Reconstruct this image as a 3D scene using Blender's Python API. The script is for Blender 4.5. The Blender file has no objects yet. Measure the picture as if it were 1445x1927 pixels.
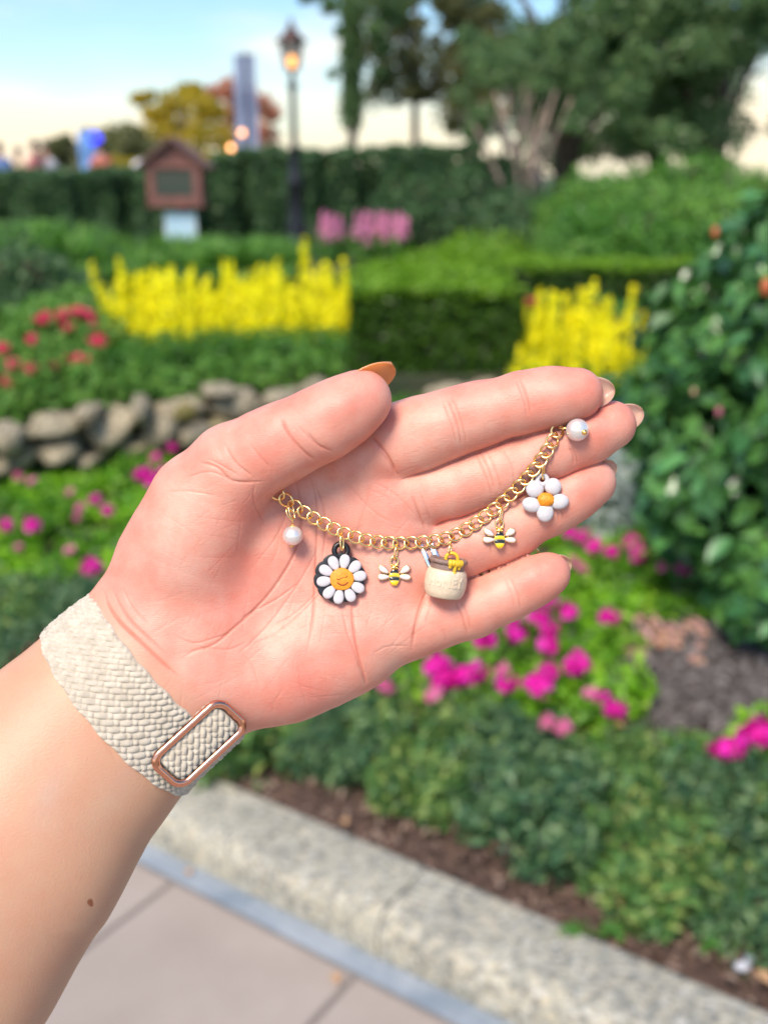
import bpy, bmesh, math, random
import numpy as np
from mathutils import Vector, Matrix
R_ = math.radians
rng = np.random.default_rng(7)
random.seed(7)
scene = bpy.context.scene
COL = scene.collection

# ------------------------------------------------------------ camera
PITCH = R_(18.4)
CAM_H = 1.5
cam_d = bpy.data.cameras.new('camera')
cam = bpy.data.objects.new('camera', cam_d)
COL.objects.link(cam)
cam.location = (0, 0, CAM_H)
cam.rotation_euler = (R_(90) - PITCH, 0, 0)
cam_d.sensor_fit = 'VERTICAL'
cam_d.sensor_height = 36.0
cam_d.lens = 1900 / 1927 * 36.0
cam_d.clip_start = 0.02
cam_d.clip_end = 3000
cam_d.dof.use_dof = True
cam_d.dof.focus_distance = 0.338
cam_d.dof.aperture_fstop = 7.6
scene.camera = cam

# ------------------------------------------------------------ sky and sun
SUN_EL, SUN_AZ = R_(54), R_(208)      # azimuth clockwise from +Y: behind the camera, to its left
world = bpy.data.worlds.new('World')
scene.world = world
world.use_nodes = True
wt = world.node_tree
wn = wt.nodes
wn.clear()
w_out = wn.new('ShaderNodeOutputWorld')
w_bg = wn.new('ShaderNodeBackground')
w_bg.inputs['Strength'].default_value = 0.092
sky = wn.new('ShaderNodeTexSky')
sky.sky_type = 'NISHITA'
sky.sun_disc = False
sky.sun_elevation = SUN_EL
sky.sun_rotation = SUN_AZ
sky.air_density = 1.0
sky.dust_density = 1.2
sky.ozone_density = 1.0
tc = wn.new('ShaderNodeTexCoord')
sp = wn.new('ShaderNodeSeparateXYZ')
wt.links.new(tc.outputs['Generated'], sp.inputs[0])
mp = wn.new('ShaderNodeMapping')
mp.inputs['Scale'].default_value = (1.0, 1.0, 3.6)
mp.inputs['Rotation'].default_value = (0, R_(8), 0)
wt.links.new(tc.outputs['Generated'], mp.inputs[0])
cn = wn.new('ShaderNodeTexNoise')
cn.inputs['Scale'].default_value = 3.4
cn.inputs['Detail'].default_value = 6
cn.inputs['Roughness'].default_value = 0.55
wt.links.new(mp.outputs[0], cn.inputs['Vector'])
hz = wn.new('ShaderNodeMapRange')          # clouds and warm air gather low over the horizon
hz.inputs['From Min'].default_value = 0.19
hz.inputs['From Max'].default_value = 0.0
hz.inputs['To Min'].default_value = 0.0
hz.inputs['To Max'].default_value = 0.55
wt.links.new(sp.outputs['Z'], hz.inputs['Value'])
ad = wn.new('ShaderNodeMath'); ad.operation = 'ADD'
wt.links.new(cn.outputs['Fac'], ad.inputs[0])
wt.links.new(hz.outputs[0], ad.inputs[1])
cr = wn.new('ShaderNodeMapRange')
cr.interpolation_type = 'SMOOTHSTEP'
cr.inputs['From Min'].default_value = 0.68
cr.inputs['From Max'].default_value = 1.12
wt.links.new(ad.outputs[0], cr.inputs['Value'])
mx = wn.new('ShaderNodeMix'); mx.data_type = 'RGBA'
mx.inputs[7].default_value = (6.2, 5.3, 3.9, 1)
wt.links.new(cr.outputs[0], mx.inputs[0])
sat = wn.new('ShaderNodeHueSaturation'); sat.inputs['Saturation'].default_value = 1.3
wt.links.new(sky.outputs[0], sat.inputs['Color']); wt.links.new(sat.outputs[0], mx.inputs[6])
wt.links.new(mx.outputs[2], w_bg.inputs['Color'])
wt.links.new(w_bg.outputs[0], w_out.inputs['Surface'])

sun_d = bpy.data.lights.new('sun', 'SUN')
sun_d.energy = 2.0
sun_d.angle = R_(22)
sun_d.color = (1.0, 0.90, 0.77)
sun = bpy.data.objects.new('sun', sun_d)
COL.objects.link(sun)
sun.rotation_euler = (R_(90) - SUN_EL, 0, math.pi - SUN_AZ)

scene.view_settings.view_transform = 'Standard'
scene.view_settings.look = 'None'
scene.view_settings.exposure = 1.24
scene.view_settings.gamma = 1.0
scene.render.engine = 'CYCLES'
scene.cycles.use_denoising = True
scene.cycles.max_bounces = 8
scene.cycles.transparent_max_bounces = 8
scene.cycles.caustics_reflective = False
scene.cycles.caustics_refractive = False

# ------------------------------------------------------------ helpers
def tag(o, label=None, cat=None, group=None, kind=None):
    if label: o['label'] = label
    if cat: o['category'] = cat
    if group: o['group'] = group
    if kind: o['kind'] = kind
    return o

def empty(name, loc=(0, 0, 0), parent=None):
    o = bpy.data.objects.new(name, None)
    o.location = loc
    o.empty_display_size = 0.05
    COL.objects.link(o)
    if parent: o.parent = parent
    return o

def mesh_np(name, V, F, smooth=True, mats=None, midx=None):
    """V (n,3), F list of index arrays all of one size (m,k) or a list of such arrays"""
    me = bpy.data.meshes.new(name)
    Fs = F if (isinstance(F, list) and np.ndim(F[0]) == 2) else [np.array(F)]
    Fs = [np.asarray(f, dtype=np.int32) for f in Fs if len(f)]
    V = np.asarray(V, dtype=np.float32)
    me.vertices.add(len(V))
    me.vertices.foreach_set('co', V.ravel())
    loops = np.concatenate([f.ravel() for f in Fs])
    tot = np.concatenate([np.full(len(f), f.shape[1], dtype=np.int32) for f in Fs])
    start = np.concatenate([[0], np.cumsum(tot)[:-1]]).astype(np.int32)
    me.loops.add(len(loops))
    me.loops.foreach_set('vertex_index', loops)
    me.polygons.add(len(tot))
    me.polygons.foreach_set('loop_start', start)
    me.polygons.foreach_set('loop_total', tot)
    me.polygons.foreach_set('use_smooth', np.full(len(tot), smooth, dtype=bool))
    if midx is not None:
        me.polygons.foreach_set('material_index', np.asarray(midx, dtype=np.int32))
    me.update(calc_edges=True)
    me.validate()
    for m in (mats or []):
        me.materials.append(m)
    return me

def link(name, me, loc=(0, 0, 0), parent=None, mat=None):
    o = bpy.data.objects.new(name, me)
    o.location = loc
    if mat is not None:
        me.materials.clear(); me.materials.append(mat)
    COL.objects.link(o)
    if parent: o.parent = parent
    return o

class MB:
    """collects shapes; build() links them as ONE mesh object"""
    def __init__(s): s.V = []; s.F3 = []; s.F4 = []; s.n = 0
    def add(s, V, F):
        V = np.asarray(V, float); F = np.asarray(F, int)
        s.V.append(V)
        (s.F4 if F.shape[1] == 4 else s.F3).append(F + s.n)
        s.n += len(V)
        return s
    def box(s, c, h, M=None, taper=1.0):
        q = np.array([[x, y, z] for z in (-1, 1) for y in (-1, 1) for x in (-1, 1)], float)
        q[4:, :2] *= taper
        q = q * np.array(h)
        if M is not None: q = q @ np.array(M).T
        return s.add(q + np.array(c), [[0, 2, 3, 1], [4, 5, 7, 6], [0, 1, 5, 4], [2, 6, 7, 3], [0, 4, 6, 2], [1, 3, 7, 5]])
    def tube(s, P, r, n=10, closed=False, caps=True, flat=None):
        P = np.asarray(P, float); m = len(P)
        r = np.broadcast_to(np.asarray(r, float), (m,))
        T = np.roll(P, -1, 0) - np.roll(P, 1, 0) if closed else np.gradient(P, axis=0)
        T /= np.linalg.norm(T, axis=1, keepdims=True) + 1e-12
        N = np.zeros_like(P)
        a = np.array([0, 0, 1.0]) if abs(T[0][2]) < 0.9 else np.array([1.0, 0, 0])
        prev = np.cross(T[0], a); prev /= np.linalg.norm(prev)
        for i in range(m):
            v = prev - T[i] * prev.dot(T[i]); v /= np.linalg.norm(v) + 1e-12
            N[i] = v; prev = v
        B = np.cross(T, N)
        if closed:
            # undo residual twist
            v = N[-1] - T[0] * N[-1].dot(T[0]); v /= np.linalg.norm(v)
            ang = math.atan2(v.dot(B[0]), v.dot(N[0]))
            for i in range(m):
                t = -ang * i / m
                n_, b_ = N[i].copy(), B[i].copy()
                N[i] = n_ * math.cos(t) + b_ * math.sin(t); B[i] = -n_ * math.sin(t) + b_ * math.cos(t)
        th = np.linspace(0, 2 * math.pi, n, endpoint=False)
        V = P[:, None] + r[:, None, None] * (np.cos(th)[None, :, None] * N[:, None] + np.sin(th)[None, :, None] * B[:, None])
        V = V.reshape(-1, 3)
        F = []
        for i in range(m if closed else m - 1):
            j = (i + 1) % m
            for k in range(n):
                k2 = (k + 1) % n
                F.append([i * n + k, i * n + k2, j * n + k2, j * n + k])
        s.add(V, F)
        if caps and not closed:
            for i, e in ((0, 0), (m - 1, 1)):
                c = s.n
                s.V.append(P[i:i + 1]); s.n += 1
                base = c - m * n + i * n if e == 0 else c - 1 - m * n + i * n
                s.F3.append(np.array([[c, base + (k + 1) % n, base + k] if e == 0 else [c, base + k, base + (k + 1) % n] for k in range(n)]))
        return s
    def lathe(s, prof, n=24, c=(0, 0, 0), M=None):
        prof = np.asarray(prof, float); m = len(prof)
        th = np.linspace(0, 2 * math.pi, n, endpoint=False)
        V = np.stack([prof[:, 0][:, None] * np.cos(th), prof[:, 0][:, None] * np.sin(th), np.repeat(prof[:, 1][:, None], n, 1)], -1).reshape(-1, 3)
        if M is not None: V = V @ np.array(M).T
        F = [[i * n + k, i * n + (k + 1) % n, (i + 1) * n + (k + 1) % n, (i + 1) * n + k] for i in range(m - 1) for k in range(n)]
        return s.add(V + np.array(c), F)
    def ball(s, c, r, n=16, m=10, M=None):
        a = np.linspace(-math.pi / 2, math.pi / 2, m)
        r = np.broadcast_to(np.asarray(r, float), (3,))
        th = np.linspace(0, 2 * math.pi, n, endpoint=False)
        V = np.stack([np.cos(a)[:, None] * np.cos(th), np.cos(a)[:, None] * np.sin(th), np.repeat(np.sin(a)[:, None], n, 1)], -1).reshape(-1, 3) * r
        if M is not None: V = V @ np.array(M).T
        F = [[i * n + k, i * n + (k + 1) % n, (i + 1) * n + (k + 1) % n, (i + 1) * n + k] for i in range(m - 1) for k in range(n)]
        return s.add(V + np.array(c), F)
    def arrays(s): return np.concatenate(s.V), [np.concatenate(f) for f in (s.F3, s.F4) if f]
    def build(s, name, mat, parent=None, loc=(0, 0, 0), smooth=True):
        V, F = s.arrays()
        return link(name, mesh_np(name, V, F, smooth), loc, parent, mat)

def mat_new(name, color=(.5, .5, .5), rough=0.6, metal=0.0, **kw):
    m = bpy.data.materials.new(name); m.use_nodes = True
    b = m.node_tree.nodes['Principled BSDF']
    b.inputs['Base Color'].default_value = (*color, 1)
    b.inputs['Roughness'].default_value = rough
    b.inputs['Metallic'].default_value = metal
    for k, v in kw.items():
        b.inputs[k.replace('_', ' ')].default_value = v
    return m

def nodes(m): return m.node_tree.nodes, m.node_tree.links, m.node_tree.nodes['Principled BSDF']

def noise_col(m, c1, c2, scale, detail=5, rough=.6, pos=(.35, .65), bump=0.0, coord='Object', bscale=None, bdist=0.01, c3=None):
    """vary the base colour between c1 and c2 by noise, with fine relief"""
    N, L, b = nodes(m)
    t = N.new('ShaderNodeTexCoord'); n = N.new('ShaderNodeTexNoise'); r = N.new('ShaderNodeValToRGB')
    n.inputs['Scale'].default_value = scale; n.inputs['Detail'].default_value = detail; n.inputs['Roughness'].default_value = rough
    L.new(t.outputs[coord], n.inputs['Vector']); L.new(n.outputs['Fac'], r.inputs[0]); L.new(r.outputs[0], b.inputs['Base Color'])
    r.color_ramp.elements[0].position = pos[0]; r.color_ramp.elements[0].color = (*c1, 1)
    r.color_ramp.elements[1].position = pos[1]; r.color_ramp.elements[1].color = (*c2, 1)
    if c3:
        e = r.color_ramp.elements.new((pos[0] + pos[1]) / 2); e.color = (*c3, 1)
    if bump:
        n2 = N.new('ShaderNodeTexNoise'); n2.inputs['Scale'].default_value = bscale or scale * 4; n2.inputs['Detail'].default_value = 4
        L.new(t.outputs[coord], n2.inputs['Vector'])
        bp = N.new('ShaderNodeBump'); bp.inputs['Strength'].default_value = bump; bp.inputs['Distance'].default_value = bdist
        L.new(n2.outputs['Fac'], bp.inputs['Height']); L.new(bp.outputs[0], b.inputs['Normal'])
    return m

# the picture's pixel grid (1445 x 1927) turned into rays, to survey where things stand
Rc = np.array([[1, 0, 0], [0, math.sin(PITCH), -math.cos(PITCH)], [0, math.cos(PITCH), math.sin(PITCH)]]).astype(float)
Rc = np.array([[1, 0, 0], [0, math.sin(PITCH), math.cos(PITCH) * -1], [0, math.cos(PITCH), math.sin(PITCH)]])  # columns: right, up, back
CAM = np.array([0, 0, CAM_H])
def ray(px, py):
    d = Rc @ np.array([px - 722.5, -(py - 963.5), -1900.0]); return d / np.linalg.norm(d)
def ground(px, py, h=0.0):
    d = ray(px, py); t = (h - CAM_H) / d[2]; return CAM + d * t
def at(px, py, Y):
    d = ray(px, py); return CAM + d * (Y / d[1])
# =====================================================================================
# THE GARDEN
# =====================================================================================
def leaf_mat(name, cols, rough=.45, trans=.3, spec=.4):
    """each leaf takes its own tone; light passes through a little"""
    m = bpy.data.materials.new(name); m.use_nodes = True
    N, L, b = nodes(m)
    g = N.new('ShaderNodeNewGeometry'); r = N.new('ShaderNodeValToRGB')
    r.color_ramp.interpolation = 'LINEAR'
    L.new(g.outputs['Random Per Island'], r.inputs[0])
    while len(r.color_ramp.elements) < len(cols): r.color_ramp.elements.new(.5)
    for i, c in enumerate(cols):
        e = r.color_ramp.elements[i]; e.position = i / max(1, len(cols) - 1); e.color = (*c, 1)
    L.new(r.outputs[0], b.inputs['Base Color'])
    b.inputs['Roughness'].default_value = rough; b.inputs['Specular IOR Level'].default_value = spec
    if trans:
        t = N.new('ShaderNodeBsdfTranslucent'); mx = N.new('ShaderNodeMixShader'); mx.inputs[0].default_value = trans
        hs = N.new('ShaderNodeHueSaturation'); hs.inputs['Value'].default_value = 1.5; hs.inputs['Saturation'].default_value = 1.1
        L.new(r.outputs[0], hs.inputs['Color']); L.new(hs.outputs[0], t.inputs['Color'])
        out = N['Material Output']
        L.new(b.outputs[0], mx.inputs[1]); L.new(t.outputs[0], mx.inputs[2]); L.new(mx.outputs[0], out.inputs['Surface'])
    return m
def leaf_cloud(C, size, asp=.55, out=None, bias=.6, var=.35, fold=.18, upb=.3):
    """one kite-shaped folded leaf at every point"""
    C = np.asarray(C, float); n = len(C)
    nr = rng.normal(size=(n, 3)); nr /= np.linalg.norm(nr, axis=1, keepdims=True)
    if out is not None: nr = nr + np.asarray(out) * bias
    nr[:, 2] += upb
    nr /= np.linalg.norm(nr, axis=1, keepdims=True)
    d = np.cross(nr, rng.normal(size=(n, 3))); d /= np.linalg.norm(d, axis=1, keepdims=True)
    s = np.cross(nr, d); L = size * (1 + var * rng.normal(size=(n, 1)).clip(-1.5, 1.8)); W = L * asp
    V = np.stack([C - d * L * .5, C + s * W * .5 - d * L * .08 + nr * L * fold, C + d * L * .5, C - s * W * .5 - d * L * .08 + nr * L * fold], 1).reshape(-1, 3)
    F = np.arange(4 * n).reshape(-1, 4)
    return V, F
def blob(c, r, n, shell=.55, seed=None, zmin=None):
    """points through an uneven rounded volume, and outward directions"""
    d = rng.normal(size=(n, 3)); d /= np.linalg.norm(d, axis=1, keepdims=True)
    k = rng.normal(size=(6, 3)) * 2.2; ph = rng.uniform(0, 6.3, 6)
    lump = 1 + .10 * np.sin(d @ k.T + ph).sum(1)
    rad = (shell + (1 - shell) * rng.random(n) ** .6) * lump
    p = np.asarray(c) + d * rad[:, None] * np.asarray(r)
    if zmin is not None: m = p[:, 2] > zmin; p = p[m]; d = d[m]
    return p, d
def quad_mesh(name, V, F, mat=None, smooth=False): return mesh_np(name, V, F, smooth, [mat] if mat else None)
def place(name, me, loc, rz=0.0, sc=(1, 1, 1), parent=None):
    o = bpy.data.objects.new(name, me); COL.objects.link(o); o.location = loc; o.rotation_euler = (0, 0, rz); o.scale = sc
    if parent: o.parent = parent
    return o

# foliage tones
m_hedge = leaf_mat('hedge_leaves', [(.032, .075, .036), (.062, .135, .056), (.095, .185, .07), (.14, .24, .09)])
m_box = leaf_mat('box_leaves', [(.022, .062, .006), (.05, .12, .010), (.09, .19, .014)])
m_boxtop = leaf_mat('lime_top_leaves', [(.10, .22, .012), (.17, .33, .018), (.24, .40, .03)])  # brighter lime tone for the hedge tops and the low mounds
m_lime = leaf_mat('lime_leaves', [(.06, .20, .010), (.14, .36, .012), (.24, .50, .02), (.34, .55, .05)])
m_mid = leaf_mat('mid_green_leaves', [(.045, .14, .025), (.09, .24, .035), (.16, .35, .05)])
m_light = leaf_mat('light_green_leaves', [(.07, .18, .03), (.13, .29, .05), (.24, .42, .08)])
m_tree = leaf_mat('tree_leaves', [(.075, .14, .062), (.14, .24, .095), (.24, .34, .14)], trans=.5)
m_olive = leaf_mat('olive_leaves', [(.11, .13, .055), (.19, .20, .08), (.28, .28, .12)], trans=.45)
m_gold = leaf_mat('golden_leaves', [(.22, .22, .04), (.48, .38, .04), (.66, .48, .05)], trans=.45)
m_pink = leaf_mat('pink_autumn_leaves', [(.42, .18, .13), (.60, .27, .17), (.62, .33, .18)])
m_front = leaf_mat('low_hedge_leaves', [(.03, .085, .022), (.07, .17, .04), (.13, .26, .06), (.32, .38, .10)])
m_camellia = leaf_mat('camellia_leaves', [(.03, .10, .028), (.065, .18, .042), (.12, .28, .06)], rough=.28, trans=.15, spec=.6)
m_silver = leaf_mat('silver_leaves', [(.30, .36, .32), (.42, .48, .44), (.5, .55, .5)])
m_yel = leaf_mat('yellow_petals', [(.75, .68, .006), (.88, .81, .003), (.92, .86, .003), (.95, .90, .01)], trans=.3, rough=.6)
m_mag = leaf_mat('magenta_petals', [(.50, .004, .22), (.70, .006, .34), (.80, .02, .45)], trans=.3, rough=.6)
m_rose = leaf_mat('dusty_pink_petals', [(.60, .12, .28), (.70, .20, .36)], trans=.3, rough=.6)
m_red = leaf_mat('coral_petals', [(.66, .02, .10), (.76, .05, .15), (.80, .11, .20)], trans=.3, rough=.6)
m_crim = leaf_mat('crimson_petals', [(.40, .01, .06), (.55, .02, .09)], trans=.3, rough=.6)
m_lpink = leaf_mat('pale_pink_petals', [(.65, .22, .40), (.78, .38, .52)], trans=.3, rough=.6)
m_dry = leaf_mat('dry_petals', [(.50, .22, .22), (.55, .34, .16), (.62, .34, .34), (.66, .44, .40)], trans=.2, rough=.7)
bark = mat_new('bark', (.10, .075, .055), .9); noise_col(bark, (.055, .042, .03), (.16, .12, .09), 14, bump=.8, bscale=40, bdist=.02)
bark2 = mat_new('pale_bark', (.3, .22, .17), .85); noise_col(bark2, (.22, .16, .12), (.40, .30, .24), 10, bump=.5, bscale=30, bdist=.02)

# ---------------- ground, path, kerb
earth = mat_new('earth', (.05, .04, .025), .95); noise_col(earth, (.02, .035, .012), (.06, .075, .022), 1.5, bump=.5, bscale=30, bdist=.02)
gv = np.array([[-900, -60, -.06], [900, -60, -.06], [900, 1800, -.06], [-900, 1800, -.06]], float)
g_ = link('ground', mesh_np('ground', gv, [[0, 1, 2, 3]], False), mat=earth); g_['kind'] = 'structure'
KA = ground(300, 1600)[:2]; KB = ground(958, 1927)[:2]
kd = (KB - KA) / np.linalg.norm(KB - KA); kn = np.array([-kd[1], kd[0]])
if kn[1] < 0: kn = -kn
def K(s, t, z): p = KA + kd * s + kn * t; return np.array([p[0], p[1], z])     # s along the kerb, t into the bed
def tt(px, py, h): return float((ground(px, py, h)[:2] - KA) @ kn)
KW = (tt(403, 1448, .1) + tt(1445, 1907, .1) + tt(900, 1667, .1)) / 3
print('kerb width', KW, tt(403, 1448, .1), tt(1445, 1907, .1), 'dir', kd)
aggr = mat_new('exposed_aggregate', (.45, .42, .36), .85)
N, L, b = nodes(aggr)
tcx = N.new('ShaderNodeTexCoord'); vo = N.new('ShaderNodeTexVoronoi'); vo.inputs['Scale'].default_value = 95; vo.inputs['Randomness'].default_value = 1
L.new(tcx.outputs['Object'], vo.inputs['Vector']); rr_ = N.new('ShaderNodeValToRGB'); sx = N.new('ShaderNodeSeparateXYZ'); L.new(vo.outputs['Color'], sx.inputs[0]); L.new(sx.outputs[0], rr_.inputs[0])
for i, (p_, c) in enumerate(((0, (.17, .165, .145)), (.3, (.29, .28, .23)), (.55, (.36, .345, .29)), (.8, (.44, .385, .28)), (1, (.48, .465, .41)))):
    e_ = rr_.color_ramp.elements[i] if i < 2 else rr_.color_ramp.elements.new(p_)
    e_.position = p_; e_.color = (*c, 1)
nn_ = N.new('ShaderNodeTexNoise'); nn_.inputs['Scale'].default_value = 3.5; nn_.inputs['Detail'].default_value = 6; L.new(tcx.outputs['Object'], nn_.inputs['Vector'])
r2 = N.new('ShaderNodeValToRGB'); r2.color_ramp.elements[0].position = .38; r2.color_ramp.elements[0].color = (.62, .62, .60, 1); r2.color_ramp.elements[1].position = .62; r2.color_ramp.elements[1].color = (1.12, 1.1, 1.02, 1)
L.new(nn_.outputs['Fac'], r2.inputs[0]); mm_ = N.new('ShaderNodeMix'); mm_.data_type = 'RGBA'; mm_.blend_type = 'MULTIPLY'; mm_.inputs[0].default_value = .38
L.new(rr_.outputs[0], mm_.inputs[6]); L.new(r2.outputs[0], mm_.inputs[7]); L.new(mm_.outputs[2], b.inputs['Base Color'])
bq = N.new('ShaderNodeBump'); bq.inputs['Strength'].default_value = .7; bq.inputs['Distance'].default_value = .006; L.new(vo.outputs['Distance'], bq.inputs['Height']); L.new(bq.outputs[0], b.inputs['Normal'])
prof = [(0, -.05), (0, .055), (.008, .08), (.028, .098), (.05, .1)] + [(KW * q, .101) for q in (.3, .5, .7, .9)] + [(KW - .012, .1), (KW, .088), (KW, -.05)]
kerb = empty('kerb', K(1.5, KW / 2, 0)); kerb['kind'] = 'structure'
kl = 1.83
for q in range(-3, 7):
    V_ = [K(s, t, z) - np.array(kerb.location) for s in np.linspace(q * kl + .62, (q + 1) * kl + .616, 14) for t, z in prof]
    m_ = len(prof); F_ = [[i * m_ + k, i * m_ + k + 1, (i + 1) * m_ + k + 1, (i + 1) * m_ + k] for i in range(13) for k in range(m_ - 1)]
    link('kerb_section', mesh_np('kerb_section', V_, F_, True), (0, 0, 0), kerb, aggr)
gut = mat_new('gutter_concrete', (.24, .28, .32), .8); noise_col(gut, (.18, .22, .26), (.30, .33, .36), 8, bump=.3, bscale=90, bdist=.004)
V_ = [K(s, t, z) for s in (-8, 14) for t, z in ((-.055, -.05), (-.055, .004), (-.001, .004), (-.001, -.05))]
o = link('gutter_strip', mesh_np('gutter_strip', V_, [[k, k + 1, k + 5, k + 4] for k in range(3)], False), mat=gut); o['kind'] = 'structure'
slab = mat_new('pink_concrete_slab', (.36, .29, .26), .85)
noise_col(slab, (.29, .235, .195), (.39, .325, .275), 2.4, detail=8, pos=(.3, .72), bump=.35, bscale=160, bdist=.003, c3=(.335, .275, .23))
joint_m = mat_new('joint_mortar', (.20, .17, .15), .95)
pth = empty('path', K(0, -1, 0)); pth['kind'] = 'structure'
V_ = [K(s, t, -.004) - np.array(pth.location) for s, t in ((-8, -8), (14, -8), (14, -.054), (-8, -.054))]
link('joint_bed', mesh_np('joint_bed', V_, [[0, 1, 2, 3]], False), (0, 0, 0), pth, joint_m)
ang = math.atan2(kd[1], kd[0])
sw, sl = .50, 1.16
bm = bmesh.new(); bmesh.ops.create_cube(bm, size=1)
for v in bm.verts: v.co.x *= sw - .012; v.co.y *= sl - .012; v.co.z *= .05
bmesh.ops.bevel(bm, geom=bm.edges[:], offset=.004, segments=1, affect='EDGES')
slme = bpy.data.meshes.new('paving_slab'); bm.to_mesh(slme); bm.free(); slme.materials.append(slab)
for i in range(-9, 13):
    for j in range(4):
        c = K(i * sw + .36, -.06 - sl / 2 - j * sl, -.022 + random.uniform(-.0012, .0012))
        place('paving_slab', slme, c - np.array(pth.location), ang, parent=pth)
# bed soil
mulch = mat_new('bark_mulch', (.09, .055, .04), .95); noise_col(mulch, (.055, .034, .025), (.15, .09, .065), 30, detail=8, bump=1, bscale=70, bdist=.02, c3=(.10, .058, .042))
V_ = [K(s, t, z) for s in np.linspace(-10, 14, 2) for t, z in ((KW + .0, .07), (4.6, .07))]
V_ = []
nx_, ny_ = 120, 50
for j in range(ny_):
    for i in range(nx_):
        s = -6 + 16 * i / (nx_ - 1); t = KW - .01 + 6.2 * j / (ny_ - 1)
        V_.append(K(s, t, .065 + .018 * math.sin(s * 5.1 + t * 3) * math.sin(t * 6.7 - s * 2) + .012 * random.random()))
F_ = [[j * nx_ + i, j * nx_ + i + 1, (j + 1) * nx_ + i + 1, (j + 1) * nx_ + i] for j in range(ny_ - 1) for i in range(nx_ - 1)]
o = link('mulch_bed', mesh_np('mulch_bed', V_, F_, True), mat=mulch); o['kind'] = 'structure'
chipm = leaf_mat('bark_chips', [(.05, .03, .02), (.12, .07, .05), (.20, .125, .09), (.30, .22, .17)], rough=.9, trans=0)
def chips(n, f, size, mat, name):
    pts = np.array([f() for _ in range(n)])
    V_, F_ = leaf_cloud(pts, size, .5, bias=0, upb=1.4, fold=.12)
    o = link(name, quad_mesh(name, V_, F_), mat=mat); o['kind'] = 'stuff'; return o
chips(9000, lambda: K(random.uniform(-1.5, 3.2), KW + random.random() * .8, .085 + random.random() * .01), .022, chipm, 'bark_chips')
greychip = leaf_mat('grey_chips', [(.06, .05, .045), (.12, .105, .10), (.21, .19, .18)], rough=.9, trans=0)
def gp(px, py, h=.08): return ground(px, py, h)
def fg():
    p = gp(random.uniform(1120, 1600), random.uniform(1080, 1500), .09); return p
chips(9000, fg, .03, greychip, 'grey_mulch_chips')
# terrace behind the stone wall
TZ = .42
soil = mat_new('terrace_soil', (.05, .045, .03), .95); noise_col(soil, (.03, .045, .018), (.08, .07, .04), 4, bump=.6, bscale=30, bdist=.02)
def wl(px): return np.interp(px, [-900, 0, 300, 620, 1300], [4.0, 4.55, 4.95, 5.45, 5.75])
edge_pts = [np.array([(px - 722.5) / 1900 * wl(px) * 1.01, wl(px) + .14]) for px in (-900, 0, 150, 300, 450, 620, 900, 1300)] + [np.array([9., 6.6])]
V_ = [[x, y, TZ] for x, y in edge_pts] + [[60, 70, TZ], [-60, 70, TZ]] + [[x, y, 0] for x, y in edge_pts]
ne = len(edge_pts)
me = mesh_np('terrace', V_, [np.array([[i, i + 1, ne + 2 + i + 1, ne + 2 + i] for i in range(ne - 1)]), np.array([[i, i + 1, ne] for i in range(ne - 1)] + [[0, ne, ne + 1]])], False)
o = link('terrace', me, mat=soil); o['kind'] = 'structure'

# ---------------- dry stone wall, stone by stone
stonem = mat_new('field_stone', (.42, .37, .29), .9); noise_col(stonem, (.20, .155, .09), (.62, .53, .37), 5, detail=8, bump=.8, bscale=26, bdist=.02, c3=(.40, .34, .23))
stoney = mat_new('ochre_stone', (.42, .34, .16), .9); noise_col(stoney, (.30, .24, .10), (.52, .45, .28), 7, detail=8, bump=.8, bscale=26, bdist=.02)
def stone_mesh(seed, n=3):
    r = np.random.default_rng(seed)
    bm = bmesh.new(); bmesh.ops.create_icosphere(bm, subdivisions=n, radius=1)
    k = r.normal(size=(10, 3)) * 1.7; ph = r.uniform(0, 6.3, 10); pl = r.normal(size=(11, 3)); pl /= np.linalg.norm(pl, axis=1, keepdims=True); of = r.uniform(.48, .85, 11)
    for v in bm.verts:
        c = np.array(v.co); c /= np.linalg.norm(c)
        rad = min(1.0, min([o_ / max(1e-3, c @ q) if c @ q > 0 else 9 for q, o_ in zip(pl, of)]))
        v.co = Vector(c * (rad + .035 * np.sin(k @ c + ph).sum() * .5))
    me = bpy.data.meshes.new('stone'); bm.to_mesh(me); bm.free()
    me.polygons.foreach_set('use_smooth', [True] * len(me.polygons)); return me
wall = empty('stone_wall', (-1.2, 4.8, 0)); tag(wall, 'low dry wall of rounded pale field stones holding up the flower terrace', 'stone wall')
Z3_ = 2.007
stones = [(30, 845, 120, 120, 0), (180, 812, 200, 90, 0), (415, 820, 270, 160, 0), (600, 822, 130, 110, 0), (690, 738, 230, 130, 0), (912, 718, 220, 90, 0), (1060, 690, 130, 70, 0), (1180, 655, 100, 50, 0),
          (100, 920, 110, 95, 1), (222, 902, 130, 110, 0), (18, 948, 110, 70, 0), (538, 735, 70, 100, 0), (835, 668, 160, 56, 0), (850, 795, 130, 60, 1), (330, 745, 110, 40, 0), (500, 880, 110, 70, 1), (960, 800, 150, 80, 0), (720, 830, 140, 80, 0),
          (340, 930, 120, 60, 0), (1100, 760, 150, 70, 0), (1300, 680, 200, 100, 0), (-100, 850, 150, 130, 0), (-120, 950, 130, 80, 0), (1250, 760, 160, 80, 0)]
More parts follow.
